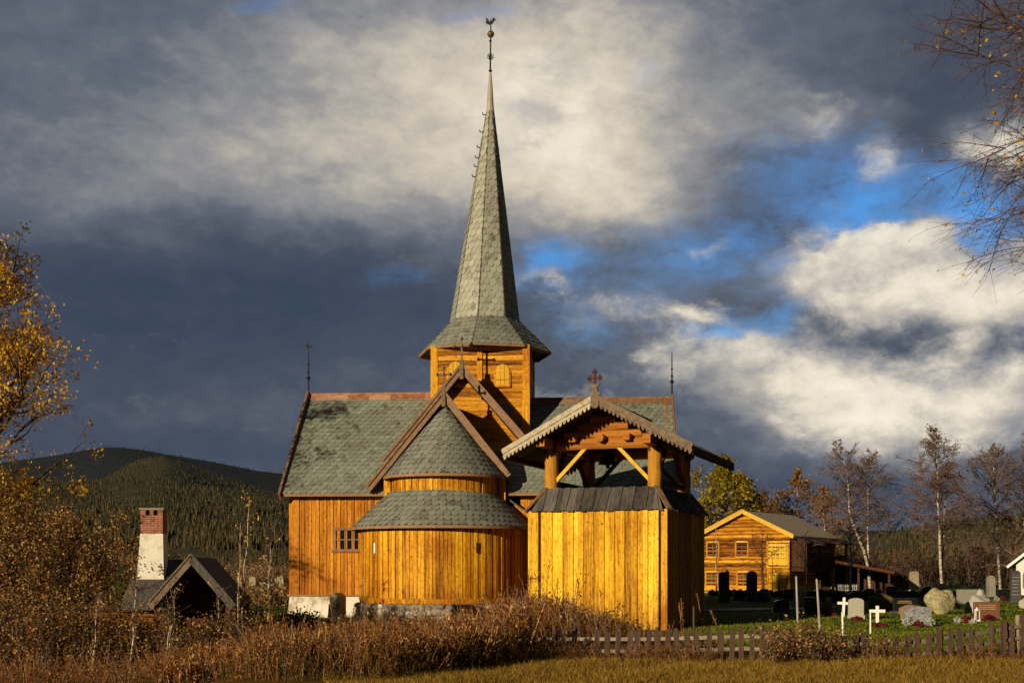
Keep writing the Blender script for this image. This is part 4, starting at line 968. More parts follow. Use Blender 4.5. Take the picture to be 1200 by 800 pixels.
# white building at the right edge
WB = empty('white_house', (43.3, 101.0, 0), -radians(29), 'small white boarded house with a dark roof edge at the right of the graveyard', 'house')
mb = MB(); mb.box(-3.3, 3.3, 0, 7, -.1, 2.55); mb.prism([(-3.3, 0, 2.55), (3.3, 0, 2.55), (0, 0, 5.2)], (0, 7, 0))
logs(mb, (-3.3, 0), (3.3, 0), -.1, 5.1, .2, rh, (0, -1), .02, lambda z: (max(0, (z - 2.5) * 1.22), 6.6 - max(0, (z - 2.5) * 1.22))); mb.build('wall', M['white_wall'], WB)
mb = MB()
for s in (-1, 1):
    q = [(s * 3.9, -.5, 2.25), (0, -.5, 5.42), (0, 7.3, 5.42), (s * 3.9, 7.3, 2.25)]; mb.prism(q if s > 0 else q[::-1], (0, 0, -.16))
wr_ = mb.build('roof', M['shake'], WB)
mb = MB()
for s in (-1, 1): mb.bar((s * 3.92, -.55, 2.18), (0, -.55, 5.36), .05, .2, (0, 0, 1))
mb.build('bargeboard', M['white_paint'], wr_)
mb = MB(); x = -2.45; mb.prism([(x - .36, -.06, .5), (x + .36, -.06, .5), (x + .36, -.06, 1.6)] + [(x + .36 * cos(a), -.06, 1.6 + .36 * sin(a)) for a in (pi / 4, pi / 2, 3 * pi / 4)] + [(x - .36, -.06, 1.6)], (0, .04, 0)); wf = mb.build('window', M['granite'], WB)
mb = MB(); mb.box(x - .28, x + .28, -.08, -.065, .58, 1.6); mb.build('pane', M['glass'], wf)

# ------------------------------------------------------------------ cottage with brick chimney, lower left
CT = empty('old_cottage', (-9.32, 38.0, -1.06), radians(4), 'low brown log cottage with steep dark gable and tall chimney behind the bushes', 'cottage')
CT.scale = (.905, .905, .905); rc = random.Random(8)
mb = MB(); mb.box(-6.2, -1.5, .3, 4.2, -.6, .0); mb.build('foundation', M['rubble'], CT)
mb = MB(); logs(mb, (-6.2, .3), (-1.05, .3), 0, 2.2, .2, rc, (0, -1), .07, None, 0.0, .014); logs(mb, (-6.2, 1.5), (-6.2, .3), 0, 2.2, .2, rc, (-1, 0), .06); mb.box(-6.15, -1.1, .34, .56, 0, 2.18); mb.box(-2.35, -1.1, .56, 4.0, 0, 2.3); mb.build('log_wall', M['hut_wood'], CT)
mb = MB(); q = [(-2.45, -.2, 2.3), (-.9, -.2, 2.3), (-.9, 2.25, 3.86), (-2.45, 2.25, 3.86)]; mb.prism(q, (0, 0, -.1)); q = [(-2.45, 4.7, 2.3), (-2.45, 2.25, 3.86), (-.9, 2.25, 3.86), (-.9, 4.7, 2.3)]; mb.prism(q, (0, 0, -.1)); mb.build('roof', M['shake'], CT)
mb = MB(); mb.bar((-6.25, .26, 2.28), (-1.1, .26, 2.28), .3, .16); mb.build('lintel', M['dark_wood'], CT)
mb = MB(); gx, gh = 0.0, 1.28                          # open gable wing
for s in (-1, 1):
    q = [(gx + s * gh, -1.2, 2.42), (gx, -1.2, 3.92), (gx, 3.5, 3.92), (gx + s * gh, 3.5, 2.42)]; mb.prism(q if s > 0 else q[::-1], (0, 0, -.09))
gr_ = mb.build('gable_roof', M['shake'], CT)
for s in (-1, 1):
    mb = MB(); mb.bar((gx + s * (gh + .04), -1.24, 2.32), (gx, -1.24, 3.86), .06, .24, (0, 0, 1)); mb.bar((gx + s * (gh + .04), -1.26, 2.5), (gx, -1.26, 4.02), .1, .05, (0, 0, 1)); mb.build('bargeboard', M['grey_brown_trim'] if s < 0 else M['shake'], gr_)  # lighter left board paints the sunlit edge, the right one stays dark
mb = MB(); boards(mb, (-1.15, .9), (1.15, .9), lambda s: -.3, lambda s: 2.5 + 1.1 * (1 - abs(s - 1.15) / 1.15), .2, rc, (0, -1)); boards(mb, (1.15, -.4), (1.15, 3.4), lambda s: 0, lambda s: 2.6, .2, rc, (1, 0)); mb.build('porch_wall', M['porch_wood'], CT)
for s in (-1, 1):
    mb = MB(); mb.bar((s * 1.12, -1.0, -.5), (s * 1.12, -1.0, 2.6), .16, .16, (0, 1, 0)); mb.build('porch_post', M['dark_wood'], CT)
mb = MB(); xx, yy = -1.76, 1.6                         # chimney: plastered shaft tapering to bare brick
mb.hexa([(xx - .50, yy - .42, 2.6), (xx + .43, yy - .42, 2.6), (xx + .43, yy + .42, 2.6), (xx - .50, yy + .42, 2.6), (xx - .38, yy - .36, 4.72), (xx + .38, yy - .36, 4.72), (xx + .38, yy + .36, 4.72), (xx - .38, yy + .36, 4.72)])
ch = mb.build('chimney', M['whitewash'], CT)
mb = MB(); mb.box(xx - .37, xx + .37, yy - .35, yy + .35, 4.71, 5.34)
mb.box(xx - .37, xx - .2, yy - .35, yy + .35, 5.34, 5.52); mb.box(xx + .2, xx + .37, yy - .35, yy + .35, 5.34, 5.52); mb.box(xx - .06, xx + .06, yy - .35, yy + .35, 5.34, 5.52); mb.build('brick_top', M['brick'], ch)
mb = MB(); mb.box(xx - .41, xx + .41, yy - .39, yy + .39, 5.52, 5.59); mb.build('chimney_cap', M['granite'], ch)
# ------------------------------------------------------------------ graveyard
def gpos(px, py): Y = EYE * F / (py - 664.0); return PX(px, Y), Y
def stone_poly(kind, w, h):
    a = w / 2
    if kind == 'round': top = [(a * cos(t), h - a * .45 + a * .45 * sin(t)) for t in [pi * k / 10 for k in range(11)]]
    elif kind == 'arch': top = [(a * cos(t), h - a + a * sin(t)) for t in [pi * k / 12 for k in range(13)]]
    elif kind == 'point': top = [(a, h - a * 1.1), (a * .8, h - a * .9), (0, h), (-a * .8, h - a * .9), (-a, h - a * 1.1)]
    elif kind == 'crest': top = [(a, h * .72), (a * .92, h * .80), (a * .6, h * .86), (a * .32, h * .97), (0, h), (-a * .32, h * .97), (-a * .6, h * .86), (-a * .92, h * .80), (-a, h * .72)]
    elif kind == 'rough': top = [(a, h * .8), (a * .72, h * .97), (a * .1, h), (-a * .5, h * .93), (-a * .93, h * .82)]
    elif kind == 'tall': top = [(a * .85, h * .93), (a * .5, h), (-a * .3, h * .99), (-a * .8, h * .93)]
    else: top = [(a, h), (-a, h)]
    return [(-a, -.1), (a, -.1)] + top
def grave(kind, px, py, wpx, hpx, mat, label, th=.18, rot=None, plinth=True, writing=0, group=None, cat='gravestone'):
    x, y = gpos(px, py); k = y / F; w = wpx * k; h = hpx * k; z = ground_z(x, y); rg = random.Random(int(px * 7 + py))
    rz = radians(rg.uniform(-14, 8)) if rot is None else radians(rot)
    t = empty('gravestone', (x, y, z), rz, label, cat, group or 'gravestones in the churchyard')
    mb = MB(); pl = stone_poly(kind, w * (.94 if plinth else 1), h)
    mb.prism([(a, -th / 2, b) for a, b in pl], (0, th, 0)); o = mb.build('headstone', M[mat], t)
    bv = o.modifiers.new('bevel', 'BEVEL'); bv.width = .018; bv.segments = 2
    if plinth:
        mb = MB(); mb.box(-w / 2, w / 2, -th * .9, th * .9, -.12, min(.14, h * .16)); mb.build('plinth', M[mat] if mat != 'black_stone' else M['dark_stone'], t)
    if writing:
        mb = MB(); zz = h * .78
        for r in range(writing):
            s = -w * .33 + rg.random() * w * .05; e = w * rg.uniform(.18, .33)
            while s < e:
                q = rg.uniform(.025, .06); mb.box(s, min(e, s + q), -th / 2 - .006, -th / 2 - .001, zz, zz + .035); s += q + .022
            zz -= h * .11
        mb.build('inscription', M['gilt'] if mat in ('red_granite', 'black_stone', 'rust_stone') else M['pale_granite'], t)
    return t
def boulder(px, py, wpx, hpx, mat, label, d=.6, seed=1, name='boulder', cat='gravestone', rough=.2):
    x, y = gpos(px, py); k = y / F; w = wpx * k / 2; h = hpx * k
    mb = MB(); mb.rock((0, 0, h * .42), (w, w * d, h * .58), seed, 4, rough); o = mb.build(name, M[mat], None, True); o.location = (x, y, ground_z(x, y)); return tag(o, label, cat, 'gravestones in the churchyard')
def flowers(px, py, wpx, hpx, mat, label, seed=1, n=140):
    x, y = gpos(px, py); k = y / F; w = wpx * k / 2; h = hpx * k; rg = random.Random(seed); mb = MB()
    for i in range(n):
        a = rg.uniform(0, 6.28); q = sqrt(rg.random()); hh = h * rg.uniform(.35, 1) * (1 - .35 * q); c = Vector((w * q * cos(a), w * q * sin(a) * .8, hh)); s = .045 + .02 * rg.random()
        b = Vector((c.x * .3, c.y * .3, 0)); u = Vector((rg.gauss(0, 1), rg.gauss(0, 1), rg.gauss(0, .6))).normalized() * s; v = u.orthogonal().normalized() * s * .7
        mb.add([tuple(c + u), tuple(c + v), tuple(c - u), tuple(c - v)], [(0, 1, 2, 3)])
        if i % 4 == 0: mb.add([tuple(b), tuple(b + Vector((.012, 0, 0))), tuple(c)], [(0, 1, 2)])
    o = mb.build('grave_flowers', M[mat]); o.location = (x, y, ground_z(x, y)); return tag(o, label, 'flowers', 'flowers on the graves')
def cross(px, py, wpx, hpx, label, tilt=0):
    x, y = gpos(px, py); k = y / F; w = wpx * k; h = hpx * k; a = .115
    mb = MB(); mb.box(-a / 2, a / 2, -.04, .04, -.15, h); mb.box(-w / 2, -a / 2, -.038, .038, h * .64, h * .64 + a); mb.box(a / 2, w / 2, -.038, .038, h * .64, h * .64 + a)
    o = mb.build('grave_cross', M['white_paint']); o.location = (x, y, ground_z(x, y)); o.rotation_euler = (0, radians(tilt), radians(-8)); return tag(o, label, 'cross', 'white crosses on the graves')
def pole(px0, py0, px1, py1, label, r=.03, mat='pole', name='grave_pole'):
    x, y = gpos(px1, py1); k = y / F; z = ground_z(x, y)
    mb = MB(); mb.tube([(0, 0, -.2), ((px0 - px1) * k * .5, 0, (py1 - py0) * k * .5), ((px0 - px1) * k, 0, (py1 - py0) * k)], [r, r * .95, r * .85], 8)
    o = mb.build(name, M[mat]); o.location = (x, y, z); return tag(o, label, 'pole', 'slender poles in the churchyard')
boulder(1102, 720, 35, 33, 'lichen_stone', 'big rough boulder gravestone covered in bright yellow lichen', .5, 3, rough=.2)
grave('round', 1003, 726, 19, 24, 'pale_granite', 'light grey gravestone with shallow rounded top beside the leaning white cross', .2, -6, writing=2)
cross(988, 722, 15, 23, 'white wooden cross leaning beside the light grey rounded gravestone', 3)
cross(1028, 732, 18, 22, 'white wooden cross standing alone on the open lawn')
boulder(1068, 728, 33, 22, 'brown_stone', 'brown boulder standing behind the flaked blue grey slab', .5, 5)
grave('rough', 1075, 731.5, 32, 22, 'speckled_slate', 'flaked blue grey slab with white flecks and silver plants either side', .14, -8, False)
flowers(1063, 733, 13, 15, 'heather_white', 'silver white bush left of the flaked slab', 2); flowers(1090, 733, 12, 12, 'heather_white', 'silver white bush right of the flaked slab', 3); flowers(1076, 734, 12, 9, 'heather_red', 'round red heather pot before the flaked slab', 4)
grave('flat', 1061, 720, 30, 18, 'black_stone', 'wide polished black gravestone with grey end pillar on the lawn', .2, -6, writing=2)
grave('flat', 1063, 705, 28, 13, 'dark_stone', 'low dark slab in the row behind the polished black stone', .2)
grave('crest', 1032, 714, 28, 21, 'rust_stone', 'brown gravestone with a carved curved crest', .22, -5, writing=2)
grave('tall', 1071, 693, 12, 24, 'beige_stone', 'tall beige standing stone at the back of the lawn by the birch', .3, 0, False)
grave('flat', 1133, 708, 25, 17, 'granite', 'wide grey slab gravestone behind the rough pale block', .25, -4)
boulder(1146, 718, 32, 24, 'pale_granite', 'rough pale stone block behind the red brown polished stone', .6, 9)
boulder(1149, 712, 13, 24, 'pale_granite', 'small pale rock perched behind the rough block', .7, 12)
grave('flat', 1156, 724.5, 31, 20, 'red_granite', 'polished red brown gravestone with gilt lettering and a white lantern', .2, -6, writing=3)
flowers(1159, 726, 14, 8, 'heather_red', 'red heather growing at the foot of the red brown stone', 5); flowers(1132, 729, 11, 11, 'heather_red', 'red heather tuft beside the silver plant near the fence', 6); flowers(1123, 729, 10, 10, 'heather_white', 'silver tuft beside red heather near the fence', 7); flowers(1140, 730, 8, 7, 'heather_white', 'small silver tuft in front of the red brown stone', 17)
def lantern(px, py, wpx, hpx, label):
    x, y = gpos(px, py); k = y / F; w = wpx * k / 2; h = hpx * k; t = empty('grave_lantern', (x, y, ground_z(x, y)), 0, label, 'lantern')
    mb = MB(); mb.box(-w, w, -w, w, -.05, h * .12); mb.box(-w * .8, -w * .55, -w * .8, -w * .55, h * .12, h * .75); mb.box(w * .55, w * .8, -w * .8, -w * .55, h * .12, h * .75); mb.box(-w * .8, -w * .55, w * .55, w * .8, h * .12, h * .75); mb.box(w * .55, w * .8, w * .55, w * .8, h * .12, h * .75); mb.build('lantern_frame', M['white_paint'], t)
    mb = MB(); mb.box(-w * .5, w * .5, -w * .5, w * .5, h * .12, h * .74); mb.build('lantern_glass', M['rust_stone'], t)
    mb = MB(); mb.lathe([(w * 1.25, h * .75), (w * .3, h * .93), (.01, h)], 4); mb.build('lantern_roof', M['white_paint'], t)
lantern(1145, 726, 6, 17, 'white grave lantern at the left end of the red brown stone')
grave('tall', 1190, 706, 13, 37, 'dark_stone', 'tall dark stele with lettering at the right edge before the white house', .3, -10, writing=6)
grave('arch', 1161, 698, 11, 25, 'granite', 'narrow grey arched gravestone far back near the white house', .25, 0, writing=3)
grave('flat', 1176, 704, 17, 13, 'black_stone', 'low black slab beside the tall dark stele', .2)
flowers(1175, 704.5, 8, 7, 'heather_red', 'red flowers before the low black slab', 8); flowers(1168, 704.5, 6, 6, 'heather_white', 'white flowers before the low black slab', 9)
boulder(1200, 712, 11, 12, 'pale_granite', 'pale boulder cut by the right edge of the picture', .7, 13)
grave('arch', 846.5, 706, 9, 36, 'black_stone', 'tall black arched stone against the left end of the storehouse', .3, 0)
grave('point', 852, 705, 5, 37, 'black_stone', 'narrow black pointed stone right beside the tall black arch', .25, 0)
grave('arch', 881, 705, 13, 36, 'dark_stone', 'large blue grey arched stone in front of the storehouse', .3, -4, writing=2)
boulder(896, 706, 19, 16, 'black_stone', 'black boulder right of the large blue grey arch', .6, 15)
grave('rough', 915, 716, 19, 14, 'black_stone', 'low black stone nearest the gravel path', .25)
grave('flat', 952, 719, 20, 20, 'black_stone', 'black block left of the half lit boulder', .3)
boulder(971, 722, 18, 20, 'rust_stone', 'half lit brown boulder behind the leaning white cross', .6, 16)
flowers(978, 722.5, 9, 6, 'heather_red', 'faded red tuft under the half lit boulder', 10); flowers(1004, 728, 13, 6, 'heather_red', 'dull pink heather at the foot of the light grey stone', 11); flowers(1030, 734, 18, 6, 'heather_red', 'wide red brown tuft under the lone white cross', 12)
for i, (px, py, w_, h_, kk) in enumerate(((981, 706, 15, 14, 'flat'), (1000, 706, 17, 13, 'rough'), (1018, 704, 14, 15, 'round'), (925, 703, 15, 13, 'flat'), (960, 704, 14, 15, 'round'), (1045, 702, 14, 15, 'flat'), (1086, 701, 13, 14, 'round'), (866, 704, 14, 12, 'flat'), (1100, 699, 14, 15, 'flat'))):
    grave(kk, px, py, w_, h_, 'black_stone', 'dark %s gravestone %s' % ({'flat': 'square', 'rough': 'ragged', 'round': 'rounded'}[kk], ('left of the gallery corner behind the black block', 'behind the light grey stone', 'behind the lone cross', 'under the storehouse doors', 'below the gallery', 'near the shed post', 'left of the yellow boulder', 'under the storehouse windows', 'behind the yellow boulder')[i]), .25)
grave('tall', 940, 712, 6, 20, 'beige_stone', 'slim pale post stone before the storehouse corner', .3, 0, False)
pole(933, 675, 935, 729, 'straight grey pole left of the leaning grey pole', .045); pole(957, 679, 961, 740, 'slightly leaning grey pole with a small knob', .04)
pole(987, 716, 988, 745, 'white pole in front of the leaning white cross', .035, 'white_paint'); pole(1020, 715, 1020, 741, 'white pole left of the lone white cross', .03, 'white_paint'); pole(912, 679, 916, 724, 'thin dark leaning pole in the shaded lawn', .035, 'dark_wood'); pole(930, 690, 931, 706, 'short grey pole before the storehouse doors', .05)
mb = MB(); rs = random.Random(6)
for k in range(46):
    x = -1.0 + k * .42; mb.rock((x, rs.uniform(-.1, .1), rs.uniform(.1, .3)), (.3, .35, .32), 100 + k, 2, .2)
o = mb.build('stone_wall', M['black_stone']); o.location = (PX(850, 96), 96, 0); o.rotation_euler = (0, 0, radians(-6)); tag(o, 'low drystone wall before the storehouse, coloured dark as if in shadow', 'wall')  # black stone paints the shadow at the foot of the storehouse
# graves far left between cottage and church
def lgrave(px, ptop, pbot, wpx, kind, mat, label, Y): 
    x = PX(px, Y); k = Y / F; t = empty('gravestone', (x, Y, 0), 0, label, 'gravestone', 'gravestones left of the church')
    zb = PZ(pbot, Y); w = wpx * k; h = (pbot - ptop) * k; mb = MB(); mb.prism([(a, -.12, zb + b) for a, b in stone_poly(kind, w, h)], (0, .24, 0)); mb.build('headstone', M[mat], t); mb = MB(); mb.box(-w * .6, w * .6, -.2, .2, -.1, max(zb + .05, .12)); mb.build('plinth', M['granite'], t)
lgrave(296, 675, 702, 9, 'tall', 'beige_stone', 'pinkish blunt topped stone left of the white flowers', 84); lgrave(327, 674, 700, 11, 'rough', 'beige_stone', 'tall pale stone close to the church corner', 88); lgrave(281, 673, 699, 6, 'tall', 'beige_stone', 'slim pale stone nearest the cottage gable', 90); lgrave(310, 686, 702, 14, 'rough', 'beige_stone', 'low pale stone under the white flowers', 86)
x, y = PX(311, 84), 84; mb = MB(); rs = random.Random(5)
for k in range(60):
    c = Vector((rs.gauss(0, .16), rs.gauss(0, .15), rs.uniform(.85, 1.15))); u = Vector((rs.gauss(0, 1), rs.gauss(0, 1), rs.gauss(0, 1))).normalized() * .07; v = u.orthogonal().normalized() * .07; mb.add([tuple(c + u), tuple(c + v), tuple(c - u), tuple(c - v)], [(0, 1, 2, 3)])
mb.tube([(0, 0, -.1), (0, 0, .9)], .05, 6); o = mb.build('grave_flowers', M['heather_white']); o.location = (x, y, 0); tag(o, 'white flower bunch on a stand left of the church', 'flowers', 'flowers on the graves')
for i, (p0, p1, p2, p3) in enumerate(((318, 690, 322, 735), (296, 727, 290, 750), (293, 735, 299, 758))):
    Y = 47; x = PX(p2, Y); k = Y / F; z = ground_z(x, Y); mb = MB(); b = PZ(p3, Y) - z; mb.tube([(0, 0, -.1), ((p0 - p2) * k * .5, 0, b + (p3 - p1) * k * .5), ((p0 - p2) * k, 0, b + (p3 - p1) * k)], .03, 6); o = mb.build('marker_stake', M['yellow_wood']); o.location = (x, Y, z); tag(o, 'thin orange stake leaning in the weeds, %s' % ('tallest, nearest the church corner', 'left one of the low pair', 'right one of the low pair')[i], 'stake', 'orange stakes in the weeds')
# pillar and slab before the footing
Y = 52.8; x = PX(396, Y); mb = MB(); mb.box(-.24, .24, -.24, .24, ground_z(x, Y) - .3, PZ(698, Y)); mb.prism([(-.24, -.24, PZ(698, Y)), (.24, -.24, PZ(698, Y)), (0, -.24, PZ(694, Y))], (0, .48, 0)); o = mb.build('gate_pillar', M['beige_stone']); o.location = (x, Y, 0); o.rotation_euler = (0, 0, radians(-26)); tag(o, 'square weathered pillar standing before the white church footing', 'pillar')
Y = 52.9; x = PX(386, Y); mb = MB(); mb.hexa([(-.10, -.05, -.4), (.10, -.05, -.4), (.10, .05, -.4), (-.10, .05, -.4), (-.02, -.05, PZ(707, Y)), (.12, -.05, PZ(709, Y)), (.12, .05, PZ(709, Y)), (-.02, .05, PZ(707, Y))]); o = mb.build('leaning_slab', M['dark_wood']); o.location = (x, Y, 0); tag(o, 'dark narrow slab leaning beside the square pillar', 'slab')

# ------------------------------------------------------------------ picket fence
def fence():
    rf = random.Random(31); base = [(600, 32.6), (640, 32.2), (720, 31.6), (800, 31.2), (880, 30.8), (940, 30.4), (1000, 30.3), (1060, 30.6), (1120, 31.2), (1200, 32.4), (1260, 33.4)]
    tops = [(600, 741), (640, 738), (760, 738), (830, 736), (880, 734), (930, 737), (985, 743), (1040, 744), (1080, 741), (1120, 735), (1160, 729), (1200, 722), (1260, 716)]
    t = empty('picket_fence', (PX(900, 31), 31, 0), 0, 'low weathered brown picket fence with rounded tips along the field', 'fence'); ox, oy = t.location.x, t.location.y
    def at(px): Y = float(np.interp(px, [b[0] for b in base], [b[1] for b in base])); return PX(px, Y) - ox, Y - oy, PZ(float(np.interp(px, [b[0] for b in tops], [b[1] for b in tops])), Y)
    px = 612.0; last = None
    while px < 1262:
        x, y, zt = at(px); zg = ground_z(x + ox, y + oy); w = rf.uniform(.055, .078); ln = rf.gauss(0, .045); z0 = zg - .1; zt += rf.uniform(-.05, .035) - (.22 if rf.random() < .04 else 0); mb = MB(); q = []
        for (a, z) in [(-w, z0), (w, z0), (w, zt - .07), (w * .8, zt - .025), (w * .35, zt), (-w * .35, zt), (-w * .8, zt - .025), (-w, zt - .07)]: q.append((x + a + ln * (z - z0), y, z))
        mb.prism(q, (0, .024, 0)); mb.build('picket', M['fence'], t); px += rf.uniform(11.2, 13.2)
    for hgt in (.22, .52):
        mb = MB(); prev = None
        for px in range(605, 1266, 30):
            x, y, zt = at(px); p = Vector((x, y + .05, zt - hgt))
            if prev is not None: mb.bar(prev, p, .04, .085, (0, 0, 1))
            prev = p
        mb.build('rail', M['fence_rail'], t)
    for px in (650, 770, 893, 1010, 1104, 1194):
        x, y, zt = at(px); mb = MB(); mb.tube([(x, y + .13, ground_z(x + ox, y + oy) - .2), (x + .02, y + .13, zt + .06)], [.06, .055], 8); mb.build('fence_post', M['fence_rail'] if px == 1194 else M['fence'], t)
fence()
for px, py, Y, r in ((813, 710, 32.5, .03),):
    x = PX(px, Y); z = ground_z(x, Y); mb = MB(); mb.tube([(0, 0, -.2), (0, 0, PZ(py, Y) - z)], [r, r * .9], 8); o = mb.build('fence_stake', M['fence']); o.location = (x, Y, z); tag(o, 'lone grey stake standing by the bell tower corner behind the fence', 'stake')
# ------------------------------------------------------------------ trees
def leaf_quads(P, size, rg, droop=0.3):
    """Diamond leaves at points P (n,3)."""
    n = len(P); P = np.asarray(P)
    u = rg.normal(size=(n, 3)); u[:, 2] -= droop; u /= np.linalg.norm(u, axis=1)[:, None]
    v = np.cross(u, rg.normal(size=(n, 3))); v /= np.linalg.norm(v, axis=1)[:, None] + 1e-9
    s = (size * rg.uniform(.6, 1.35, n))[:, None]
    V = np.stack([P - u * s, P + v * s * .62, P + u * s, P - v * s * .62], axis=1).reshape(-1, 3)
    return V, np.arange(4 * n).reshape(-1, 4)
def curve_pts(rg, p, d, L, n, bend, up):
    pts = [p.copy()]; d = d.normalized()
    for i in range(n):
        d = (d + Vector((rg.gauss(0, bend), rg.gauss(0, bend), rg.gauss(0, bend) + up))).normalized(); p = p + d * (L / n); pts.append(p.copy())
    return pts
def at_pts(pts, t):
    f = t * (len(pts) - 1); i = min(int(f), len(pts) - 2); return pts[i].lerp(pts[i + 1], f - i), (pts[i + 1] - pts[i]).normalized()
def tree(name, label, x, y, H, cr, tr, seed, trunk=None, bark='birch', twig='twig', leaf=None, nleaf=0, lsize=.1, cb=.3, n1=34, n2=5, n3=5, el=.6, droop=-.05, minr=.012, shape=.75, group=None, cat='tree', zb=None, leafless_in=0.0, lean=(0, 0), az=None, rk=.022, lj=.055, buds=0):
    rg = random.Random(seed); ng = np.random.default_rng(seed)
    zb = ground_z(x, y) if zb is None else zb
    root = empty(name, (x, y, zb), 0, label, cat, group)
    if trunk is None:
        k = 9; trunk = [Vector((lean[0] * (i / k) ** 1.3 + rg.gauss(0, .018) * H * (i > 0) * .35, lean[1] * (i / k) + rg.gauss(0, .012) * H * (i > 0) * .35, H * i / k)) for i in range(k + 1)]
    stems = trunk if isinstance(trunk[0], list) else [trunk]
    mt = MB()
    for si, st in enumerate(stems):
        st = [Vector(p) for p in st]; st[0].z -= .2; m = len(st); r0 = tr * (1 if si == 0 else .75)
        mt.tube(st, [max(minr * 1.3, r0 * (1 - i / (m - 1)) ** .8) for i in range(m)], 8)
    mt.build('trunk', M[bark], root, True)
    mb = MB(); tips = []
    for si, st in enumerate(stems):
        st = [Vector(p) for p in st]; top = st[-1].z
        nn = n1 if si == 0 else int(n1 * .8)
        for i in range(nn):
            t = cb + (1 - cb) * ((i + rg.random()) / nn) ** 1.0; p, d = at_pts(st, t * .995)
            tt = (t - cb) / (1 - cb); a = i * 2.4 + rg.uniform(-.4, .4)
            if az is not None: a = az + rg.gauss(0, .9)
            L = cr * max(.16, (sin(pi * min(1, (tt + .12) ** shape))) ** .8) * rg.uniform(.75, 1.15)
            e = el + .55 * tt + rg.uniform(-.15, .15)
            dv = Vector((cos(a) * cos(e), sin(a) * cos(e), sin(e)))
            b = curve_pts(rg, p, dv, L, 5, .13, droop); r = max(minr, rk * L * (tr / .15) ** .3)
            mb.tube(b, [max(minr, r * (1 - q / 5.6)) for q in range(6)], 4, False)
            for j in range(n2):
                tj = rg.uniform(.25, 1); p2, d2 = at_pts(b, tj)
                dv2 = (d2 + Vector((rg.gauss(0, .55), rg.gauss(0, .55), rg.gauss(0, .45)))).normalized(); L2 = L * .45 * rg.uniform(.6, 1.1)
                b2 = curve_pts(rg, p2, dv2, L2, 3, .16, droop * 1.5); mb.tube(b2, [max(minr * .9, r * .45 * (1 - q / 3.6)) for q in range(4)], 3, False)
                tips.append(b2[2])
                for k3 in range(n3):
                    p3, d3 = at_pts(b2, rg.uniform(.2, 1)); dv3 = (d3 + Vector((rg.gauss(0, .6), rg.gauss(0, .6), rg.gauss(0, .5)))).normalized()
                    b3 = curve_pts(rg, p3, dv3, L2 * .55 * rg.uniform(.6, 1.1), 2, .2, droop * 2.5); mb.tube(b3, [minr * .8, minr * .7, minr * .5], 3, False)
                    tips.append(b3[1]); tips.append(b3[2])
    mb.build('branches', M[twig], root)
    if leaf and nleaf:
        T = np.array([tuple(p) for p in tips]); T = T[ng.random(len(T)) < .6]; ix = ng.integers(0, len(T), nleaf); P = T[ix] + ng.normal(0, cr * lj, (nleaf, 3))
        V, Q = leaf_quads(P, lsize, ng); np_mesh('crown', V, Q, M[leaf], root)
    if buds:
        T = np.array([tuple(p) for p in tips]); P = T[ng.integers(0, len(T), buds)] + ng.normal(0, .012, (buds, 3)); V, Q = leaf_quads(P, .017, ng); np_mesh('buds', V, Q, M['rust_leaf'], root)
    return root
def tpos(px, Y): return PX(px, Y), Y
# golden birch at the left edge
x, y = tpos(-74, 48.5)
tree('golden_birch', 'tall birch with golden yellow leaves at the left edge', x, y, 17.6, 5.8, .24, 41, bark='birch', twig='twig_grey', leaf='gold_leaf', nleaf=44000, lsize=.07, lj=.032, cb=.14, n1=66, n2=8, n3=5, el=.55, droop=.035, minr=.012, shape=.55, lean=(1.0, 0))
# overhanging tree, trunk outside the right edge
x, y = 10.9, 20.5
t_ = tree('overhanging_birch', 'bare reddish birch branches with a few orange leaves reaching in at the right edge', x, y, 15.5, 3.4, .20, 52, bark='birch', twig='twig_dark', leaf='gold_leaf', nleaf=1500, lsize=.042, lj=.006, buds=6000, cb=.42, n1=54, n2=12, n3=11, el=.3, droop=-.03, minr=.0046, shape=.9, lean=(-.2, 0), az=pi, rk=.0085)
# trees on the right, behind the graveyard
B_ = 'birches behind the churchyard'
x, y = tpos(850, 122); tree('round_tree', 'dense round yellow green tree behind the bell tower', x, y, 12.2, 4.0, .25, 61, bark='bark', twig='twig_grey', leaf='green_leaf', nleaf=15000, lsize=.15, cb=.10, n1=50, n2=7, n3=4, el=.35, minr=.02, shape=1.05)
x, y = tpos(893, 140); tree('brown_tree', 'bare purplish brown tree behind the storehouse roof', x, y, 10.0, 4.0, .2, 62, bark='bark', leaf='rust_leaf', nleaf=2600, lsize=.13, cb=.2, n1=46, n2=7, n3=5, minr=.026, shape=.65)
x, y = tpos(934, 134); tree('amber_birch', 'amber leaved birch with slender white stem above the storehouse roof', x, y, 12.2, 3.0, .16, 63, leaf='amber_leaf', nleaf=1900, lsize=.14, cb=.25, n1=38, n2=6, n3=4, minr=.022, shape=1.0, group=B_)
x, y = tpos(966, 128); tree('amber_birch', 'thin yellowing birch between storehouse roof and forked bare birch', x, y, 10.0, 3.1, .15, 64, leaf='amber_leaf', nleaf=1900, lsize=.14, cb=.25, n1=36, n2=6, n3=4, minr=.022, shape=1.1, group=B_)
x, y = tpos(908, 150); tree('amber_birch', 'low amber birch half hidden behind the storehouse gable', x, y, 9.6, 3.0, .15, 65, leaf='amber_leaf', nleaf=1600, lsize=.15, cb=.25, n1=32, n2=6, n3=4, minr=.024, shape=1.0, group=B_)
Y = 112; k = Y / F; x, y = tpos(1020, Y)
def sp_(lst): return [Vector(((px - 1020) * k, dy, PZ(py, Y))) for px, py, dy in lst]
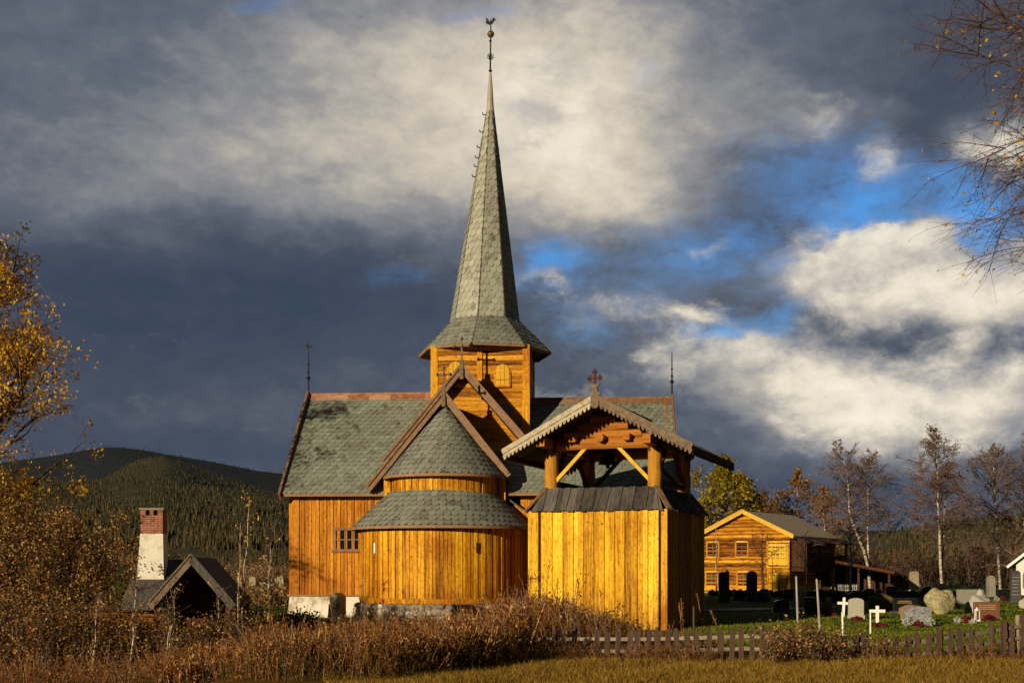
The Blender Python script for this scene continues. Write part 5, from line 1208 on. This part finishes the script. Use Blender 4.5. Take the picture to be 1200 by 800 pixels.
tree('forked_birch', 'bare forked birch with a leaning left stem beside the shed', x, y, 11, 3.2, .15, 66, trunk=[sp_([(1020, 695, 0), (1018, 668, 0), (1013, 646, .1), (1006, 628, .2), (1000, 612, .3), (996, 596, .3), (995, 575, .2), (994, 556, .1), (989, 540, .1), (983, 528, 0), (980, 517, 0)]), sp_([(1021, 695, .3), (1019, 655, .4), (1019, 620, .6), (1020, 590, .7), (1020, 565, .7), (1022, 545, .6), (1024, 530, .5)])], cb=.30, n1=56, n2=9, n3=7, el=.35, minr=.015, shape=.7, group=B_, zb=0)
Y = 100; k = Y / F; x, y = tpos(1105, Y)
tree('weeping_birch', 'tallest bare birch with rusty crown and bright white stem behind the yellow boulder', x, y, 13, 3.0, .13, 67, trunk=[[Vector(((px - 1105) * k, 0, PZ(py, Y))) for px, py in ((1105, 700), (1102, 660), (1101, 625), (1099, 595), (1099, 565), (1098, 540), (1096, 520), (1094, 503))], [Vector(((px - 1105) * k, .5, PZ(py, Y))) for px, py in ((1108, 700), (1107, 665), (1108, 630), (1109, 600), (1112, 570), (1114, 545))]], leaf='rust_leaf', nleaf=1800, lsize=.075, cb=.32, n1=54, n2=9, n3=7, el=.5, droop=-.07, minr=.0145, shape=.6, group=B_, zb=0)
Y = 108; k = Y / F; x, y = tpos(1170, Y)
tree('fan_birch', 'bare fan shaped birch with pale upright stem left of the white house', x, y, 12, 2.9, .13, 68, trunk=[Vector(((px - 1170) * k, 0, PZ(py, Y))) for px, py in ((1173, 700), (1170, 655), (1168, 615), (1166, 585), (1165, 560), (1164, 540), (1163, 524))], cb=.32, n1=54, n2=9, n3=7, el=.75, minr=.0145, group=B_, zb=0)
x, y = tpos(1202, 112); tree('edge_birch', 'bare purplish birch cut by the right edge above the white house', x, y, 13.6, 3.0, .17, 69, cb=.3, n1=44, n2=8, n3=6, el=.6, minr=.016, group=B_)
x, y = tpos(1184, 106); tree('dark_young_tree', 'dark leaning bare tree touching the white house roof', x, y, 6.2, 3.0, .14, 70, bark='bark', twig='twig_grey', cb=.3, n1=20, n2=5, n3=4, el=.4, minr=.016, lean=(.5, 0))
SM = 'small bare trees before the storehouse'
x, y = tpos(893, 97); tree('small_dark_tree', 'small dark bare tree standing before the storehouse windows', x, y, 5.0, 2.1, .13, 71, bark='bark', twig='bark', cb=.3, n1=18, n2=4, n3=4, el=.5, minr=.013, group=SM)
x, y = tpos(944, 93); tree('young_birch', 'young birch with bright white stem before the gallery corner', x, y, 4.7, 1.9, .10, 72, twig='twig_grey', cb=.35, n1=16, n2=4, n3=3, el=.4, minr=.011, group=SM)
x, y = tpos(997, 95); tree('young_birch', 'young white stemmed birch with dense upswept twigs before the shed', x, y, 5.6, 2.3, .11, 73, twig='twig_grey', cb=.25, n1=26, n2=6, n3=4, el=.6, minr=.011, group=SM)
x, y = tpos(839.5, 98); tree('young_birch', 'thin young birch against the left end of the storehouse', x, y, 5.2, 1.0, .08, 74, twig='twig_grey', cb=.3, n1=14, n2=3, n3=3, el=.7, minr=.011, group=SM)
# ------------------------------------------------------------------ thickets (uncountable scrub)
def thicket(name, label, spots, leafm, nper, lsize, seed, twigm='twig', nt_=26):
    ng = np.random.default_rng(seed); rg = random.Random(seed); mb = MB(); PP = []
    for (x, y, r, h, z) in spots:
        for k in range(nt_):
            a = rg.uniform(0, 6.28); q = r * sqrt(rg.random()) * .8; p = Vector((x + q * .5 * cos(a), y + q * .5 * sin(a), z)); d = Vector((cos(a) * rg.uniform(.0, .55), sin(a) * rg.uniform(0, .55), 1))
            L = h * rg.uniform(.6, 1.02); b = curve_pts(rg, p, d, L, 5, .1, .02); mb.tube(b, [.014 + .004 * h * (1 - i / 5) for i in range(6)], 3, False)
            for j in range(5):
                p2, d2 = at_pts(b, rg.uniform(.3, 1)); b2 = curve_pts(rg, p2, d2 + Vector((rg.gauss(0, .6), rg.gauss(0, .6), .2)), L * .28, 2, .2, 0); mb.tube(b2, [.012, .009, .006], 3, False)
                for m_ in range(max(1, nper // (nt_ * 5))): PP.append(tuple(b2[rg.randint(0, 2)] + Vector((rg.gauss(0, .16), rg.gauss(0, .16), rg.gauss(0, .16))) * (1 if h > 2 else .5)))
    V = np.array(mb.v); o = mb.build(name, M[twigm]); L_ = leaf_quads(np.array(PP), lsize, ng)
    l = np_mesh('thicket_leaves', L_[0], L_[1], M[leafm], o); return tag(o, label, 'thicket', kind='stuff')
rg = random.Random(90)
sp1 = []
for k in range(60):
    px = rg.uniform(1015, 1290); Y = rg.uniform(122, 175); h = rg.uniform(2.6, 5.2) * (1.15 if px > 1100 else .9); sp1.append((PX(px, Y), Y, 2.6, h, ground_z(PX(px, Y), Y) - .2))
for k in range(26):
    px = rg.uniform(835, 1015); Y = rg.uniform(128, 170); sp1.append((PX(px, Y), Y, 2.6, rg.uniform(2.5, 5), -.2))
thicket('birch_thicket', 'rusty brown birch scrub filling the background behind the graveyard', sp1, 'rust_leaf', 300, .11, 91)
sp2 = []
for k in range(30):
    px = rg.uniform(225, 345); Y = rg.uniform(95, 170); sp2.append((PX(px, Y), Y, 2.0, rg.uniform(1.6, 3.2), -.2))
for k in range(16):
    px = rg.uniform(262, 340); Y = rg.uniform(70, 83); sp2.append((PX(px, Y), Y, 1.6, rg.uniform(.7, 1.5), -.2))
thicket('valley_scrub', 'olive brown scrub in the valley left of the church', sp2, 'olive_leaf', 260, .1, 92, 'twig_grey')
# big willow bush, lower left
def bush(name, label, px0, px1, Y0, Y1, topf, n, leafm, lsize, seed, stems=60, keep=None):
    ng = np.random.default_rng(seed); rg = random.Random(seed); xc, yc = PX((px0 + px1) / 2, (Y0 + Y1) / 2), (Y0 + Y1) / 2
    root = empty(name, (xc, yc, ground_z(xc, yc)), 0, label, 'bush'); zr = ground_z(xc, yc); mb = MB(); PP = []
    for k in range(stems):
        Y = rg.uniform(Y0, Y1); px = rg.uniform(px0, px1); tz = PZ(topf(px) + abs(rg.gauss(0, 18)), Y); x = PX(px, Y); z0 = ground_z(x, Y)
        if tz < z0 + .3: continue
        p = Vector((x - xc + rg.gauss(0, .3), Y - yc, z0 - zr - .1)); b = curve_pts(rg, p, Vector((rg.gauss(0, .16), rg.gauss(0, .16), 1)), tz - z0, 6, .09, .03); mb.tube(b, [.008 + .004 * (1 - i / 6) * (tz - z0) for i in range(7)], 4, False)
        for j in range(int(9 + 4 * (tz - z0))):
            tj = rg.uniform(.12, 1); p2, d2 = at_pts(b, tj); L2 = (.35 + .5 * (1 - tj)) * rg.uniform(.6, 1.3); b2 = curve_pts(rg, p2, d2 * .6 + Vector((rg.gauss(0, .6), rg.gauss(0, .6), .25)), L2, 3, .18, .02); mb.tube(b2, [.010, .008, .006, .004], 3, False)
            PP.extend([b2[1], b2[2], b2[3]])
    mb.build('stems', M['willow_stem'], root); T = np.array([tuple(p) for p in PP]); P = T[ng.integers(0, len(T), n)] + ng.normal(0, .12, (n, 3)); P = P if keep is None else P[keep(P + np.array([xc, yc, zr]), ng)]; V, Q = leaf_quads(P, lsize, ng); np_mesh('foliage', V, Q, M[leafm], root); return root
bush('willow_bush', 'large bushy willow with small olive brown leaves covering the lower left corner', -60, 138, 38.9, 41.2, lambda px: float(np.interp(px, [-40, 0, 40, 80, 110, 135, 160, 185], [560, 572, 578, 588, 605, 632, 668, 712])), 60000, 'olive_leaf', .041, 101, 115, keep=lambda W, g_: (W[:, 2] > 1.0) | (W[:, 0] < -.37 * W[:, 1]) | (g_.random(len(W)) < .045))
bush('shrub', 'low leafy brown shrub between the cottage and the church footing', 250, 345, 38, 46, lambda px: float(np.interp(px, [250, 290, 345], [722, 708, 724])), 5000, 'olive_leaf', .05, 102, 34)
bush('shrub', 'greenish shrub growing against the white church footing', 330, 420, 44, 49, lambda px: float(np.interp(px, [330, 360, 420], [728, 724, 738])), 5200, 'weed_green', .05, 103, 34)
bush('shrub', 'dense brown bush in front of the left corner of the bell tower', 590, 700, 36, 42, lambda px: float(np.interp(px, [590, 620, 655, 700], [712, 702, 706, 735])), 8500, 'weed', .045, 104, 60)
bush('shrub', 'leafy golden bush growing through the picket fence', 912, 996, 29.0, 30.9, lambda px: float(np.interp(px, [912, 945, 996], [748, 731, 752])), 3000, 'olive_leaf', .032, 105, 40)
bush('shrub', 'rust brown leafy clump in the weeds before the round apse', 470, 575, 33, 38, lambda px: float(np.interp(px, [470, 520, 575], [744, 730, 734])), 4200, 'weed', .042, 106, 40)
bush('shrub', 'reddish leafy clump in the weeds below the square pillar', 375, 450, 30, 34, lambda px: float(np.interp(px, [375, 410, 450], [752, 738, 754])), 3200, 'weed', .042, 107, 34)
bush('shrub', 'dark green leafy clump behind the left end of the picket fence', 690, 770, 34, 38, lambda px: float(np.interp(px, [690, 720, 770], [730, 728, 744])), 3400, 'weed_green', .045, 108, 34)
bush('brush', 'sparse twiggy brush with small brown leaves in front of the lit cottage wall', -60, 185, 34.6, 37.2, lambda px: float(np.interp(px, [-60, 60, 120, 185], [684, 690, 694, 702])), 11500, 'olive_leaf', .036, 110, 85)
bush('brush', 'thin pale leaved brush in front of the dark cottage gable', 175, 300, 34.6, 36.6, lambda px: float(np.interp(px, [175, 215, 255, 300], [700, 722, 716, 704])), 4200, 'olive_leaf', .034, 111, 52)
# saplings, lower left
def sapling(px0, py0, px1, py1, Y, label, seed, leaves=50, leafm='gold_leaf', r=.028):
    rg = random.Random(seed); ng = np.random.default_rng(seed); x = PX(px1, Y); z = ground_z(x, Y); root = empty('sapling', (x, Y, z), 0, label, 'sapling', 'saplings among the weeds')
    top = Vector((PX(px0, Y) - x, rg.gauss(0, .1), PZ(py0, Y) - z)); k = 7; st = [top * (i / k) + Vector((rg.gauss(0, .03), 0, 0)) * (0 < i) for i in range(k + 1)]
    mb = MB(); mb.tube(st, [r * (1 - .75 * i / k) for i in range(k + 1)], 6); mb.build('trunk', M['birch'], root); mb = MB(); tips = []
    for i in range(16):
        p, d = at_pts(st, rg.uniform(.3, 1)); b = curve_pts(rg, p, d + Vector((rg.gauss(0, .6), rg.gauss(0, .6), .1)), rg.uniform(.25, .7), 3, .12, .05); mb.tube(b, [.009, .007, .006, .004], 3, False); tips += b[1:]
    mb.build('branches', M['twig_grey'], root); T = np.array([tuple(p) for p in tips]); V, Q = leaf_quads(T[ng.integers(0, len(T), leaves)] + ng.normal(0, .06, (leaves, 3)), .045, ng); np_mesh('leaves', V, Q, M[leafm], root)
sapling(114, 700, 107, 800, 33, 'pale sapling before the lit cottage wall', 1, 60, 'olive_leaf'); sapling(160, 660, 150, 800, 34, 'tall pale sapling with forked top before the chimney', 2, 40, 'olive_leaf', .032); sapling(205, 690, 195, 795, 34, 'sapling leaning across the dark gable, right of its twin', 3, 50, 'olive_leaf'); sapling(199, 710, 192, 795, 33.6, 'shorter sapling left of its leaning twin before the dark gable', 4, 40, 'olive_leaf', .024)
sapling(292, 585, 284, 800, 38, 'tallest sapling with orange leaves between cottage and church', 5, 90, 'gold_leaf', .032); sapling(318, 640, 311, 800, 37, 'pale speckled sapling closest to the church corner', 6, 70, 'olive_leaf', .03); sapling(281, 612, 279, 800, 36, 'twiggy sapling close left of the tallest one', 7, 50, 'olive_leaf', .024); sapling(322, 622, 326, 760, 43, 'faint bare sapling against the church corner', 8, 30, 'olive_leaf', .02); sapling(258, 690, 254, 800, 35, 'short sapling at the right foot of the cottage gable', 9, 60, 'olive_leaf', .02)
# ------------------------------------------------------------------ weeds and grass (uncountable)
def weed_proto(rg, h, kind):
    V = []; Q = []
    def quad(a, b, c, d): o = len(V); V.extend([a, b, c, d]); Q.append((o, o + 1, o + 2, o + 3))
    lean = rg.gauss(0, .2), rg.gauss(0, .2); bend = rg.gauss(0, .24), rg.gauss(0, .24)
    def st(t): return np.array([lean[0] * h * t + bend[0] * h * t * t, lean[1] * h * t + bend[1] * h * t * t, h * t])
    w = .007
    for i in range(3):
        a, b = st(i / 3), st((i + 1) / 3); quad(a + [-w, 0, 0], a + [w, 0, 0], b + [w * .7, 0, 0], b + [-w * .7, 0, 0]); quad(a + [0, -w, 0], a + [0, w, 0], b + [0, w * .7, 0], b + [0, -w * .7, 0])
    nl = {'leafy': 20, 'plume': 12, 'bare': 7}[kind]
    for k in range(nl):
        t = rg.uniform(.2, .96); p = st(t); a = rg.uniform(0, 6.28); L = h * rg.uniform(.05, .12) * (1.2 - .5 * t); dz = rg.uniform(-.9, .4); d = np.array([cos(a), sin(a), dz]); d = d / np.linalg.norm(d) * L; sd_ = np.array([-sin(a), cos(a), rg.uniform(-.5, .5)]) * rg.uniform(.008, .016) * (1.3 if kind == 'leafy' else 1)
        quad(p, p + d * .5 + sd_, p + d, p + d * .5 - sd_)
    PL = len(Q)
    if kind == 'plume':
        for k in range(12):
            t = rg.uniform(.72, 1.0); p = st(t); a = rg.uniform(0, 6.28); L = rg.uniform(.05, .12); d = np.array([cos(a), sin(a), rg.uniform(.2, 1.0)]); d = d / np.linalg.norm(d) * L; sd_ = np.array([-sin(a), cos(a), .2]) * .012
            quad(p, p + d * .5 + sd_, p + d, p + d * .5 - sd_)
    return np.array(V), np.array(Q)
def scatter(name, label, cat, mats, pts, hts, protos, seed):
    rg = np.random.default_rng(seed); VV = []; QQ = []; o = 0
    for (x, y), h in zip(pts, hts):
        pv, pq = protos[rg.integers(len(protos))]; a = rg.uniform(0, 6.28); c, s = cos(a), sin(a)
        v = np.empty_like(pv); v[:, 0] = (pv[:, 0] * c - pv[:, 1] * s) * (h * .45 + .45) + x; v[:, 1] = (pv[:, 0] * s + pv[:, 1] * c) * (h * .45 + .45) + y; v[:, 2] = pv[:, 2] * h + ground_z(x, y) - .03
        VV.append(v); QQ.append(pq + o); o += len(pv)
    ob = np_mesh(name, np.concatenate(VV), np.concatenate(QQ), M[mats]); return tag(ob, label, cat, kind='stuff')
rg = random.Random(7); ngw = np.random.default_rng(12)
def weed_y(px): return float(np.interp(px, [-60, 120, 180, 240, 330, 420, 500, 560, 590, 620, 660, 700, 740, 800, 850], [774, 776, 770, 756, 736, 731, 729, 722, 708, 699, 698, 716, 738, 742, 744]))
def weed_top(px):    # height profile of the weed belt, as heights above ground in metres
    return float(np.interp(px, [-60, 60, 180, 240, 330, 420, 500, 560, 610, 650, 690, 740, 800, 850, 900, 1000, 1200], [1.3, 1.3, 1.0, 1.1, 1.15, 1.25, 1.4, 1.45, 1.6, 1.35, .95, .85, .85, .8, .45, .4, .5]))
def sow(n, px0, px1, Y0, Y1, hf, clump=True, byy=False, scale=1.0):
    P = []; Hh = []
    while len(P) < n:
        px = rg.uniform(px0, px1); Y = Y0(px) + (Y1(px) - Y0(px)) * rg.random(); x = PX(px, Y)
        d = .5 + .5 * sin(x * 1.9 + 1.3 * sin(Y * 1.1)) * sin(Y * 1.6 + x * .7)
        if clump and rg.random() > .14 + .86 * d: continue
        h = hf(px)
        if byy: h = max(.22, min(1.6, PZ(weed_y(px), Y) - ground_z(x, Y)))
        if byy and px > 600 and Y < float(np.interp(px, [600, 720, 800, 880], [32.9, 31.9, 31.5, 31.0])): h = min(h, .36)
        P.append((x, Y)); Hh.append(h * scale * rg.uniform(.4, 1.12) * (.72 + .5 * d) * (1.5 if rg.random() < .04 else 1))
    return P, Hh
pl = [weed_proto(rg, 1, 'plume') for _ in range(7)]; lf = [weed_proto(rg, 1, 'leafy') for _ in range(9)]; br = [weed_proto(rg, 1, 'bare') for _ in range(4)]
f0 = lambda px: float(np.interp(px, [-60, 330, 420, 600, 640, 830, 1200], [26, 24, 24.2, 28.6, 30.2, 30.4, 30.0])); f1 = lambda px: float(np.interp(px, [-60, 330, 420, 560, 640, 700, 830, 1200], [46, 46, 42, 42, 39, 36, 33, 31]))
P, Hh = sow(9000, -60, 850, f0, f1, weed_top, byy=True); scatter('dry_weeds', 'tall dry brown willowherb belt in front of the church', 'weeds', 'weed', P, Hh, pl + lf + lf + br, 1)
P, Hh = sow(3000, -60, 850, f0, f1, weed_top, byy=True, scale=1.05); scatter('seed_heads', 'pale fluffy seed heads among the brown weeds', 'weeds', 'weed_pale', P, Hh, br + br + pl[:2], 2)
P, Hh = sow(3000, -60, 640, lambda px: f0(px) - .4, f1, weed_top, byy=True, scale=.7); scatter('green_weeds', 'low greenish undergrowth between the brown weeds', 'weeds', 'weed_green', P, Hh, lf, 3)
sp3 = []
for k in range(95):
    px = rg.uniform(150, 612); Y = f0(px) + .6 + (f1(px) - f0(px) - .6) * rg.random() ** 1.3; x = PX(px, Y); h = max(.3, min(1.5, PZ(weed_y(px) + rg.uniform(-6, 14), Y) - ground_z(x, Y))); sp3.append((x, Y, .75, h, ground_z(x, Y) - .05))
thicket('bramble_tangle', 'tangled rust brown brambles and raspberry canes among the dry weeds', sp3, 'weed', 190, .04, 93, 'weed', 14)
sp3 = [(PX(px, Y), Y, .6, h, ground_z(PX(px, Y), Y) - .05) for px, Y, h in [(rg.uniform(40, 300), rg.uniform(27, 35), rg.uniform(.3, .6)) for _ in range(34)]]
thicket('bramble_tangle', 'dark tangled brush along the bottom left under the willow', sp3, 'olive_leaf', 150, .04, 94, 'willow_stem', 14)
P, Hh = sow(2300, -60, 260, lambda px: 29.5, lambda px: 36.5, lambda px: .6); scatter('dry_weeds', 'dry stems at the foot of the willow bush and cottage', 'weeds', 'weed', P, Hh, pl + lf + br, 4)
P, Hh = sow(800, 800, 1240, lambda px: 29.6, lambda px: 32.6, lambda px: .24 + .2 * (sin(px * .05) > .3)); scatter('dry_weeds', 'short rusty weeds along the foot of the picket fence', 'weeds', 'weed', P, Hh, lf + br + pl, 5)
def grass(name, label, mat, n, box, h0, h1, w, seed, cond=None):
    g_ = np.random.default_rng(seed); px = g_.uniform(box[0], box[1], n); Yi = g_.uniform(1 / box[3], 1 / box[2], n); Y = 1 / Yi; x = (px - 600) / F * Y
    if cond is not None: m_ = cond(px, Y, x, g_); x, Y = x[m_], Y[m_]
    n = len(x); z = np.array([ground_z(a, b) for a, b in zip(x, Y)]); a = g_.uniform(0, 6.28, n); h = g_.uniform(h0, h1, n) * (.75 + .5 * (np.sin(x * 2.1) * np.sin(Y * 1.7) > .2)); ln = g_.normal(0, .55, (n, 2)) * h[:, None]
    V = np.empty((n, 3, 3)); ww = w * Y / 28
    V[:, 0] = np.stack([x - ww * np.cos(a), Y - ww * np.sin(a), z - .01], 1); V[:, 1] = np.stack([x + ww * np.cos(a), Y + ww * np.sin(a), z - .01], 1); V[:, 2] = np.stack([x + ln[:, 0], Y + ln[:, 1], z + h], 1)
    o = np_mesh(name, V.reshape(-1, 3), np.arange(3 * n).reshape(-1, 3), M[mat]); return tag(o, label, 'grass', kind='stuff')
for i, (px, py, Y) in enumerate(((641, 655, 40), (654, 672, 40), (703, 688, 38), (598, 668, 41), (586, 690, 41), (798, 706, 33), (806, 701, 33), (826, 694, 33), (843, 716, 33))):
    x = PX(px, Y); h = PZ(py, Y) - ground_z(x, Y); v_, q_ = weed_proto(random.Random(300 + i), 1, 'plume'); v_ = v_ * np.array([1.3, 1.3, h]); ob = np_mesh('willowherb', v_, q_, M['weed']); ob.location = (x, Y, ground_z(x, Y)); tag(ob, ('tallest dry willowherb stem against the yellow boards', 'second tall stem right of the tallest before the yellow boards', 'dry stem before the middle of the bell tower wall', 'tall dry stem before the dark gap left of the bell tower', 'dry stem at the shaded end of the apse', 'left dry plume by the bell tower corner', 'right dry plume by the bell tower corner', 'thick bent dry stem right of the bell tower', 'small dry stem right of the thick bent one')[i], 'weed', 'tall dry willowherb stems')
grass('field_grass', 'golden dry grass of the field in the foreground', 'grass_gold', 62000, (380, 1290, 23.2, 30.2), .04, .13, .008, 1)
grass('field_grass', 'taller straw tufts along the edge of the weeds', 'grass_gold', 5000, (380, 1260, 25.0, 30.0), .12, .22, .007, 2)
grass('lawn_grass', 'mown green grass between the gravestones', 'grass_green', 42000, (800, 1290, 33.0, 92), .04, .10, .010, 3)
grass('lawn_grass', 'green grass bank around the church footing', 'grass_green', 14000, (230, 640, 42, 60), .06, .22, .010, 4)
